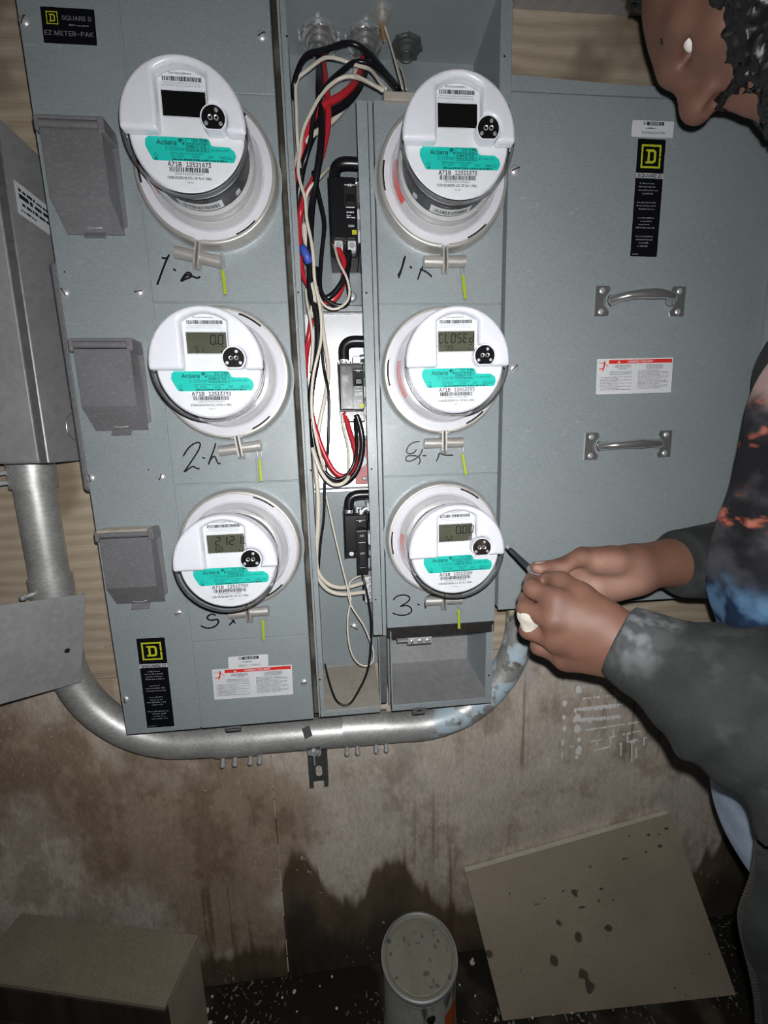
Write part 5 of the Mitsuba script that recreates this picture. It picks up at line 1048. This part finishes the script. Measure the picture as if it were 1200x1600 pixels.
# head
body += [EL(hd(-.012, .035, 0), (.098, .083, .076), HF, .02), EL(hd(.036, -.020, 0), (.058, .076, .057), HF, .03)]
for s in (-1, 1):
    body += [RC(hd(-.012, -.045, s * .050), hd(.066, -.084, s * .010), .021, .019, .02), RC(hd(.066, .030, s * .006), hd(.068, .028, s * .040), .017, .013, .014), RC(hd(.058, -.010, s * .042), hd(.045, -.012, s * .052), .021, .018, .02)]
    body += [RC(hd(.093, -.024, s * .009), hd(.090, -.025, s * .016), .0115, .0098, .006), RC(hd(.086, -.048, 0), hd(.078, -.053, s * .023), .0080, .0045, .007), RC(hd(.084, -.061, 0), hd(.076, -.057, s * .021), .0090, .0045, .007)]
    body += [EL(hd(-.010, -.004, s * .079), (.021, .032, .008), HF, .008), RC(hd(-.020, .018, s * .083), hd(-.026, -.002, s * .085), .0055, .005, .006), RC(hd(-.020, .018, s * .083), hd(-.004, .022, s * .081), .0055, .004, .006), RC(hd(-.008, -.030, s * .079), hd(-.003, -.022, s * .079), .0085, .007, .006)]
    body += [RC(hd(.073, .021, s * .022), hd(.069, .019, s * .043), .0085, .0075, .008), RC(hd(.073, .001, s * .022), hd(.069, .002, s * .042), .0070, .0065, .008), RC(hd(.070, .011, s * .031), hd(.068, .011, s * .033), .0120, .0120, .006)]
body += [RC(hd(.078, .028, 0), hd(.100, -.018, 0), .0105, .0135, .012), RC(hd(.100, -.018, 0), hd(.101, -.023, 0), .0145, .0145, .008), EL(hd(.066, -.085, 0), (.022, .020, .024), HF, .02)]
body += [RC((0.5234,0.2691,0.205), (0.5196,0.2984,0.2), .0150, .0150, .010)]
nostrils = [EL(hd(.098, -.0375, s * .0095), (.0095, .0080, .0066), HF, .004) for s in (-1, 1)] + [EL(hd(.083, .0105, s * .0315), (.0130, .0058, .0135), HF, .003) for s in (-1, 1)]
chain([hd(-.030, -.050, 0), np.array([.705, .070, .295]), CHEST], [.056, .062, .085], .03); body += [RC((.715, .065, .295), (.765, .010, .42), .055, .055, .04), RC((.715, .065, .295), (.800, .005, .18), .055, .055, .04)]
# trunk, legs
body += [EL(CHEST, (.098, .165, .155), k=.05), EL(BELLY, (.125, .170, .158), k=.06), EL(PEL, (.110, .130, .155), k=.06)]
chain([RS, RE], [.058, .045], .03); chain([RE, (RE + RW) / 2 + (0, .004, 0), RW], [.046, .040, .0295], .02)
chain([LS, LE], [.058, .046], .03); chain([LE, (LE * .5 + LW * .5), LW], [.046, .040, .0290], .02)
for s, hip, knee, ank, toe in ((1, (.835, -.52, .395), (.870, -.93, .400), (.915, -1.31, .405), (.800, -1.370, .420)), (-1, (.840, -.52, .205), (.905, -.93, .200), (.935, -1.31, .195), (.820, -1.370, .180))):
    chain([hip, knee, ank], [.085, .056, .040], .03); body.append(RC(ank, toe, .042, .030, .02)); body.append(RC(np.array(ank) + (.02, -.04, 0), toe, .040, .030, .02))
# right hand (far): palm to the viewer, thumb on top pressing the shaft
rp = [np.array(q) for q in ((.484, -.274, .150), (.479, -.294, .145), (.482, -.314, .144), (.491, -.331, .146))]
for q in rp: body.append(RC(RW + (q - rp[1]) * .35, q, .020, .0130, .014))
body += [RC((.552, -.270, .166), (.482, -.2600, .167), .0200, .0125, .012), RC((.520, -.266, .172), (.500, -.268, .172), .0150, .0130, .014), RC((.560, -.300, .162), (.492, -.322, .156), .0190, .0140, .014)]
chain([(.478, -.2585, .168), (.4475, -.2715, .170), (.4140, -.2700, .170)], [.0120, .0105, .0085], .006)
chain([rp[0], (.452, -.2980, .146), (.430, -.2980, .150), (.4125, -.2885, .1555)], [.0110, .0095, .0085, .0072], .005)
for q, a, b, c in ((rp[1], (.449, -.3130, .150), (.452, -.3160, .172), (.470, -.312, .178)), (rp[2], (.455, -.3320, .150), (.458, -.3330, .172), (.475, -.327, .178)), (rp[3], (.467, -.3470, .152), (.470, -.3460, .170), (.484, -.340, .175))):
    chain([q, a, b, c], [.0110, .0090, .0082, .0075], .005)
# left hand (near): back of the hand to the viewer, fingers curled round the handle
lp = [np.array(q) for q in ((.4075, -.2880, .238), (.4010, -.3090, .246), (.4060, -.3350, .246), (.4200, -.3610, .241))]
for i, q in enumerate(lp):
    body.append(RC(LW + (q - lp[1]) * .45, q, .0215, .0135, .016)); body.append(RC(q, q + (.0008, 0, .0015), .0118, .0112, .010))
body.append(RC((.4450, -.3060, .258), (.4300, -.2960, .240), .0190, .0150, .014))
chain([(.4560, -.3020, .262), (.4380, -.2840, .236), (.4270, -.2760, .210), (.4210, -.2790, .190)], [.0185, .0135, .0110, .0090], .010)
chain([lp[0], (.3900, -.2830, .212), (.4000, -.2830, .188), (.4140, -.2890, .180)], [.0120, .0105, .0092, .0078], .006)
chain([lp[1], (.3805, -.3080, .216), (.3920, -.3050, .190), (.4100, -.3010, .184)], [.0120, .0105, .0092, .0080], .005)
chain([lp[2], (.3840, -.3345, .217), (.3960, -.3270, .192), (.4130, -.3180, .188)], [.0118, .0100, .0090, .0080], .005)
chain([lp[3], (.3990, -.3590, .214), (.4090, -.3480, .195), (.4230, -.3370, .194)], [.0105, .0090, .0080, .0070], .005)

pe = thing('person', 'bearded person in a dark zip jacket and printed shirt, both hands on a screwdriver', 'person')
skin = surface(body, .0034, cuts=nostrils)
V = skin.vertices
def near(c, r, sharp=1.0): return np.clip(1.2 - np.linalg.norm(V - np.array(c), axis=1) / r, 0, 1) ** sharp
base = np.array([0.130, 0.063, 0.043]); palm = np.array([0.265, 0.150, 0.112]); dark = np.array([0.055, 0.028, 0.020])
col = np.tile(base, (len(V), 1))
vn = skin.vertex_normals
pm = np.maximum.reduce([near((.505, -.275, .178), .040), near((.535, -.295, .172), .036), near((.490, -.300, .165), .035), near((.450, -.276, .178), .020) * .7, near((.416, -.274, .176), .016) * .6, near((.411, -.290, .160), .014)])
pm = pm * np.clip((vn[:, 2] * .8 - vn[:, 1] * .7) * 1.5 + .35, 0, 1)
col += np.clip(pm, 0, 1)[:, None] * (palm - base)
kn = np.maximum.reduce([near(q + np.array((-.002, 0, .012)), .012) for q in lp] + [near((.478, -.249, .174), .010), near((.4475, -.262, .172), .010)])
col += kn[:, None] * .55 * (dark - col)
mot = meshkit.fbm(V * 60, 3, 4)[:, None]; col *= 0.85 + 0.3 * mot; col *= 1 - .40 * np.clip(1.5 - np.linalg.norm(V - HC, axis=1)[:, None] / .11, 0, 1)  # mottled skin; colour darkened around the head to imitate dim grazing light there
mou = np.maximum(near(hd(.092, -.055, 0), .028), 0)[:, None] * .35; col = col * (1 - mou) + mou * np.array([.11, .050, .045])
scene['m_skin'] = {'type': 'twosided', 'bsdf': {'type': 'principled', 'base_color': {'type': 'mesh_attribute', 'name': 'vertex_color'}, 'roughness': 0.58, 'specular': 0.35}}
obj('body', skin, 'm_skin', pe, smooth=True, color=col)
pr('m_nail', (0.20, 0.125, 0.105), rough=0.25, spec=0.5)
pr('m_eye', (0.62, 0.58, 0.55), rough=0.15, spec=0.6)
pr('m_iris', (0.02, 0.012, 0.008), rough=0.15, spec=0.6)
def nail(c, x, y, L, w):
    x, y = nrm(x), np.asarray(y, float); y = nrm(y - nrm(x) * (nrm(x) @ y)); z = np.cross(x, y)
    m = trimesh.creation.icosphere(2); m.apply_scale((L, w, .0022)); M_ = np.eye(4); M_[:3, 0], M_[:3, 1], M_[:3, 2], M_[:3, 3] = x, y, z, c; return mv(m, M_)
obj('fingernail', nail((.4165, -.2625, .1745), (-1, -.05, -.02), (0, .3, .9), .0075, .0052), 'm_nail', pe, smooth=True)
for s in (-1, 1):
    e = obj('eye', mv(trimesh.creation.icosphere(3, .0122), tr(*hd(.0695, .0105, s * .0315))), 'm_eye', pe, smooth=True)
    ic = hd(.0695, .0105, s * .0315) + .0075 * nrm(hf - .9 * hu - .05 * hs)
    if s > 0: obj('iris', mv(trimesh.creation.icosphere(2, .0062), tr(*ic)), 'm_iris', e, smooth=True)
# curly hair and beard
pr('m_hair', lambda p, n, uv: mix((0.002, 0.002, 0.002), (0.007, 0.0065, 0.006), noise(p.x * 300, p.y * 300, p.z * 300)), rough=0.42, spec=0.35)
def curls(amp, f=235): return lambda p: amp * (meshkit.noise(p * f, 3) + 0.6 * meshkit.noise(p * f * 1.9, 5) - 0.85)
hair_p = [EL(hd(-.014, .042, 0), (.108, .092, .085), HF, .02), EL(hd(-.045, .000, 0), (.078, .075, .080), HF, .03)]
hair_cut = [lambda p: ((p - HC) @ hf) - (.020 + 0.32 * ((p - HC) @ hu)), lambda p: -(((p - HC) @ hu) + .035 + 0.6 * np.minimum(0, (-(p - HC) @ hf) + .02))]
obj('hair', surface(hair_p, .0034, cuts=hair_cut, disp=curls(.0095), pad=.014), 'm_hair', pe, smooth=True)
beard_p = []
for s in (-1, 1):
    beard_p += [RC(hd(.000, .020, s * .066), hd(.000, -.045, s * .058), .016, .026, .02), RC(hd(.000, -.050, s * .052), hd(.060, -.095, s * .016), .032, .030, .02), RC(hd(.018, .030, s * .068), hd(.044, -.028, s * .055), .022, .024, .016), RC(hd(.034, -.040, s * .050), hd(.066, -.070, s * .030), .020, .018, .016), RC(hd(.090, -.038, s * .004), hd(.076, -.050, s * .030), .0065, .009, .008)]
beard_p += [RC(hd(.046, .016, s * .060), hd(.066, -.036, s * .044), .011, .014, .012) for s in (-1, 1)]
beard_p += [EL(hd(.056, -.105, 0), (.040, .034, .038), HF, .02), EL(hd(.010, -.085, 0), (.05, .03, .045), HF, .03)]
beard_cut = [EL(hd(.104, -.056, 0), (.026, .0125, .024), HF, .008)]
obj('beard', surface(beard_p, .0030, cuts=beard_cut, disp=curls(.0090), pad=.014, whole=True), 'm_hair', pe, smooth=True)
for s in (-1, 1): obj('eyebrow', surface([RC(hd(.081, .033, s * .012), hd(.079, .037, s * .030), .0042, .0046, .004), RC(hd(.079, .037, s * .030), hd(.068, .033, s * .047), .0046, .003, .004)], .0016, disp=curls(.0016, 420), pad=.006), 'm_hair', pe, smooth=True)
# clothes
def f_jacket(p, n, uv):
    a = fbm(p.x * 26, p.y * 26, p.z * 26, 4); g = noise(p.x * 700, p.y * 700, p.z * 700)
    c = mix((0.013, 0.0145, 0.0145), (0.027, 0.029, 0.029), a) * (0.85 + 0.3 * g)
    w = smoothstep(0.57, 0.72, fbm(p.x * 40 + 2, p.y * 40, p.z * 40 + 1, 3))
    q = dr.sqrt(dr.square(p.x - 0.478) + dr.square(p.y + 0.292) + dr.square(p.z - 1.078))
    c = mix(c, (0.13, 0.135, 0.14), (1 - smoothstep(0.030, 0.052, q)) * (0.25 + 0.75 * smoothstep(0.4, 0.6, fbm(p.x * 70, p.y * 70, p.z * 30, 3))))
    return mix(c, (0.075, 0.078, 0.08), w * 0.2)
pr('m_jacket', f_jacket, rough=0.85, spec=0.25, sheen=0.5)
def axis_t(p, a, b): ab = np.array(b) - a; return (p - a) @ ab / (ab @ ab)
def limb(p, a, b): t = axis_t(p, a, b).clip(0, 1); return np.linalg.norm(p - (a + t[:, None] * (b - a)), axis=1)
AX = nrm(LE - LW); AU = nrm(np.cross(AX, (0.2, 1, 0.1))); AV = np.cross(AX, AU)
def folds(p):
    tl = axis_t(p, LW, LE); q = p - LW; ang = np.arctan2(q @ AV, q @ AU)
    w = tl * 22 + 0.9 * np.sin(ang * 1.0 + 1.2) + 1.3 * meshkit.noise(p * 9, 2)
    d = -.0200 * (np.clip(np.sin(w), 0, 1) ** 4 - .25) * np.clip((tl - .25) * 3, 0, 1) - .0022 * np.sin(w * 2.3 + ang * 2) * np.clip((tl - .05) * 4, 0, 1)
    d += np.where(tl < .085, -.0022, 0)
    near_l = limb(p, LW + AX * -.02, LE) < .125
    return np.where(near_l, d, 0) + .006 * (meshkit.fbm(p * 14, 3, 8) - .5)
LC = LW + (LE - LW) * -.03; RC_ = np.array([.620, -.280, .160])
ldir, rdir = nrm(LE - LW), nrm(RE - RW)
jk = [RC(LC, LW + (LE - LW) * .40, .041, .064, .02), RC(LW + (LE - LW) * .40, LE, .070, .116, .03), RC(LE, LS, .112, .088, .04),
      RC(RC_ - rdir * .0, RE, .047, .064, .03), RC(RE, RS, .064, .080, .04), EL(CHEST + (.014, 0, 0), (.118, .175, .176), k=.05), EL(BELLY + (.020, -.02, 0), (.130, .19, .176), k=.06), EL(PEL + (.012, -.05, 0), (.128, .16, .180), k=.06),
      RC((.780, .030, .300), (.730, .085, .298), .080, .072, .03), RC((.740, .060, .298), (.775, .005, .42), .062, .066, .04), RC((.740, .060, .298), (.805, .0, .18), .062, .066, .04)]
def open_front(p):
    o = np.minimum(np.minimum((.765 - p[:, 0]), .102 - np.abs(p[:, 2] - .268)), p[:, 1] + .60)
    return np.where((limb(p, LW, LE) < .125) | (limb(p, RW, RE) < .075), -1., o)
jk_cut = [open_front, lambda p: np.where(np.linalg.norm(p - LC, axis=1) < .09, -((p - LC) @ ldir), -1.), lambda p: np.where(np.linalg.norm(p - RC_, axis=1) < .09, -((p - RC_) @ rdir), -1.), lambda p: -(p[:, 1] + .665), lambda p: np.where(np.linalg.norm(p - hd(0, 0, 0), axis=1) < .10, .10 - np.linalg.norm(p - hd(0, 0, 0), axis=1), -1.)]
obj('jacket', surface(jk, .0052, cuts=jk_cut, disp=folds, pad=.014), 'm_jacket', pe, smooth=True, label='dark grey zip jacket, worn and wrinkled at the sleeves')
def f_shirt(p, n, uv):
    a = fbm(p.x * 16, p.y * 16, p.z * 22, 5); b = fbm(p.x * 30 + 5, p.y * 30, p.z * 60, 4); z = p.z + 0.05 * (fbm(p.x * 18, p.y * 18, p.z * 18 + 9, 3) - 0.5)
    c = mix((0.008, 0.008, 0.010), (0.055, 0.055, 0.062), smoothstep(0.45, 0.75, a))
    lava = smoothstep(0.54, 0.64, b) * smoothstep(1.165, 1.195, z) * (1 - smoothstep(1.30, 1.36, z)) * smoothstep(0.35, 0.5, noise(p.x * 30, p.y * 30, p.z * 26 + 3))
    c = mix(c, mix((0.16, 0.035, 0.02), (0.42, 0.15, 0.105), smoothstep(0.55, 0.78, b)), lava)
    blue = 1 - smoothstep(1.105, 1.150, z)
    c = mix(c, mix((0.008, 0.020, 0.050), (0.075, 0.15, 0.25), smoothstep(0.42, 0.72, fbm(p.x * 34, p.y * 34, p.z * 34, 4))), blue)
    top = smoothstep(1.315, 1.345, z)
    return mix(c, mix((0.24, 0.15, 0.145), (0.42, 0.30, 0.285), a), top)
pr('m_shirt', f_shirt, rough=0.8, spec=0.25)
sh = [EL(CHEST + (-.052, -.01, -.02), (.118, .150, .130), k=.05), EL((.724, -.265, .290), (.125, .150, .140), k=.06), EL((.785, -.40, .290), (.125, .12, .145), k=.05), RC((.770, .01, .298), (.725, .060, .298), .076, .068, .03)]
obj('shirt', surface(sh, .0055, cuts=[lambda p: -(p[:, 1] + .52), lambda p: p[:, 1] - .085], disp=lambda p: .008 * (meshkit.fbm(p * 11, 3, 4) - .5) - .003 * np.sin(p[:, 2] * 90 + 3 * meshkit.noise(p * 12, 9)), pad=.014, whole=True), 'm_shirt', pe, smooth=True, label='shirt printed with dark rock, orange lava and blue clouds')
pr('m_denim', lambda p, n, uv: mix((0.13, 0.17, 0.25), (0.36, 0.42, 0.50), fbm(p.x * 30, p.y * 30, p.z * 50, 4) * 0.75 + 0.25 * noise(p.x * 600, p.y * 600, p.z * 600)), rough=0.85, spec=0.2)
jn = [RC((.778, -.50, .285), (.778, -.595, .285), .134, .128, .05), EL(PEL + (-.034, -.05, -.02), (.140, .165, .165), k=.05)]
for hip, knee, ank in (((.825, -.54, .385), (.870, -.93, .400), (.915, -1.31, .405)), ((.835, -.54, .215), (.905, -.93, .200), (.935, -1.31, .195))):
    jn += [RC(hip, knee, .098, .070, .03), RC(knee, ank, .070, .058, .03)]
obj('jeans', surface(jn, .0065, disp=lambda p: .008 * (meshkit.fbm(p * 12, 3, 6) - .5), cuts=[lambda p: -(p[:, 1] + 1.335)], pad=.014), 'm_denim', pe, smooth=True, label='pale blue jeans')
pr('m_shoe', (0.02, 0.02, 0.022), rough=0.5)
for s, ank, toe in ((1, (.915, -1.31, .405), (.800, -1.370, .420)), (-1, (.935, -1.31, .195), (.820, -1.370, .180))):
    a, t = np.array(ank), np.array(toe)
    obj('shoe', surface([RC(a + (.02, -.045, 0), t, .046, .036, .02), RC(a, t + (.03, .01, 0), .050, .034, .02)], .006, cuts=[lambda p: -(p[:, 1] - FLOOR - .001), lambda p: p[:, 1] + 1.30]), 'm_shoe', pe, smooth=True)
# open front edge of the jacket with its zip, hanging over the thigh
zp = spline([(0.5496,-0.3947,0.372),(0.5512,-0.4359,0.372),(0.5504,-0.4712,0.372),(0.5544,-0.5031,0.37),(0.5584,-0.5403,0.366),(0.5569,-0.5767,0.362),(0.5601,-0.601,0.36),(0.571,-0.6378,0.36),(0.5838,-0.68,0.362),(0.5958,-0.7415,0.364)], 10)
def front_panel():
    n = len(zp); rows = []
    for j, (dx, dz) in enumerate(((0, 0), (.014, .026), (.040, .056), (.085, .084), (.150, .098))):
        rows.append(zp + np.array([dx, 0, dz]) + np.column_stack([.004 * np.sin(np.arange(n) / 6 + j), 0 * zp[:, 0], .003 * np.cos(np.arange(n) / 5 + j * 2)]))
    v = np.vstack(rows); f = []
    for j in range(len(rows) - 1):
        for i in range(n - 1): a = j * n + i; f += [[a, a + 1, a + n + 1], [a, a + n + 1, a + n]]
    m = trimesh.Trimesh(v, f, process=False); b = m.copy(); b.vertices = b.vertices + np.array([.003, 0, -.003]); b.invert()
    return cat_([m, b])
jf = obj('jacket_front', front_panel(), 'm_jacket', pe, smooth=True, label='open front edge of the jacket')
pr('m_zip', (0.10, 0.095, 0.085), rough=0.35, metal=0.6)
d_ = np.r_[0, np.cumsum(np.linalg.norm(np.diff(zp, axis=0), axis=1))]; teeth = []
for t in np.arange(0, d_[-1], .0046):
    q = np.array([np.interp(t, d_, zp[:, k]) for k in range(3)]); teeth.append(mv(box(-.0035, .0020, -.0013, .0013, -.0012, .0016), tr(*q)))
obj('zip_teeth', cat_(teeth), 'm_zip', jf, smooth=False, kind='stuff')
fw = obj('finger_wrap', surface([RC((.3870, -.3110, .2235), (.3825, -.3100, .2165), .0122, .0120, .004), RC((.3855, -.3300, .2190), (.3840, -.3150, .218), .0106, .0114, .008)], .0020, disp=lambda p: .0015 * (meshkit.noise(p * 260, 2) - .5), pad=.006), 'm_wrap', pe, smooth=True, label='white wrap on a curled finger')
pr('m_wrap', (0.42, 0.39, 0.34), rough=0.8)

sd = thing('screwdriver', 'slim dark screwdriver in the hands, its bright tip against the bottom right meter', 'screwdriver')
st0, st1 = np.array([.4035, -.2612, .0975]), np.array([.4185, -.2835, .1680]); sv = nrm(st1 - st0)
obj('tip', cat_([tube([st0, st0 + sv * .007], [.0030, .0032], 12, smooth=False), tube([st0 - sv * .0005, st0 + sv * .004], .0026, 8, smooth=False)]), 'm_bright', sd)
obj('shaft', tube([st0 + sv * .0065, st0 + sv * .010, st0 + sv * .055], [.0032, .0037, .0042], 14, smooth=False), 'm_driver', sd, smooth=True)
obj('handle', tube([st0 + sv * .055, st0 + sv * .060, st0 + sv * .090, st0 + sv * .118, st0 + sv * .124], [.0042, .0060, .0068, .0066, .0050], 16, smooth=False), 'm_flap', sd)
pr('m_driver', (0.035, 0.045, 0.055), rough=0.22, metal=0.5)
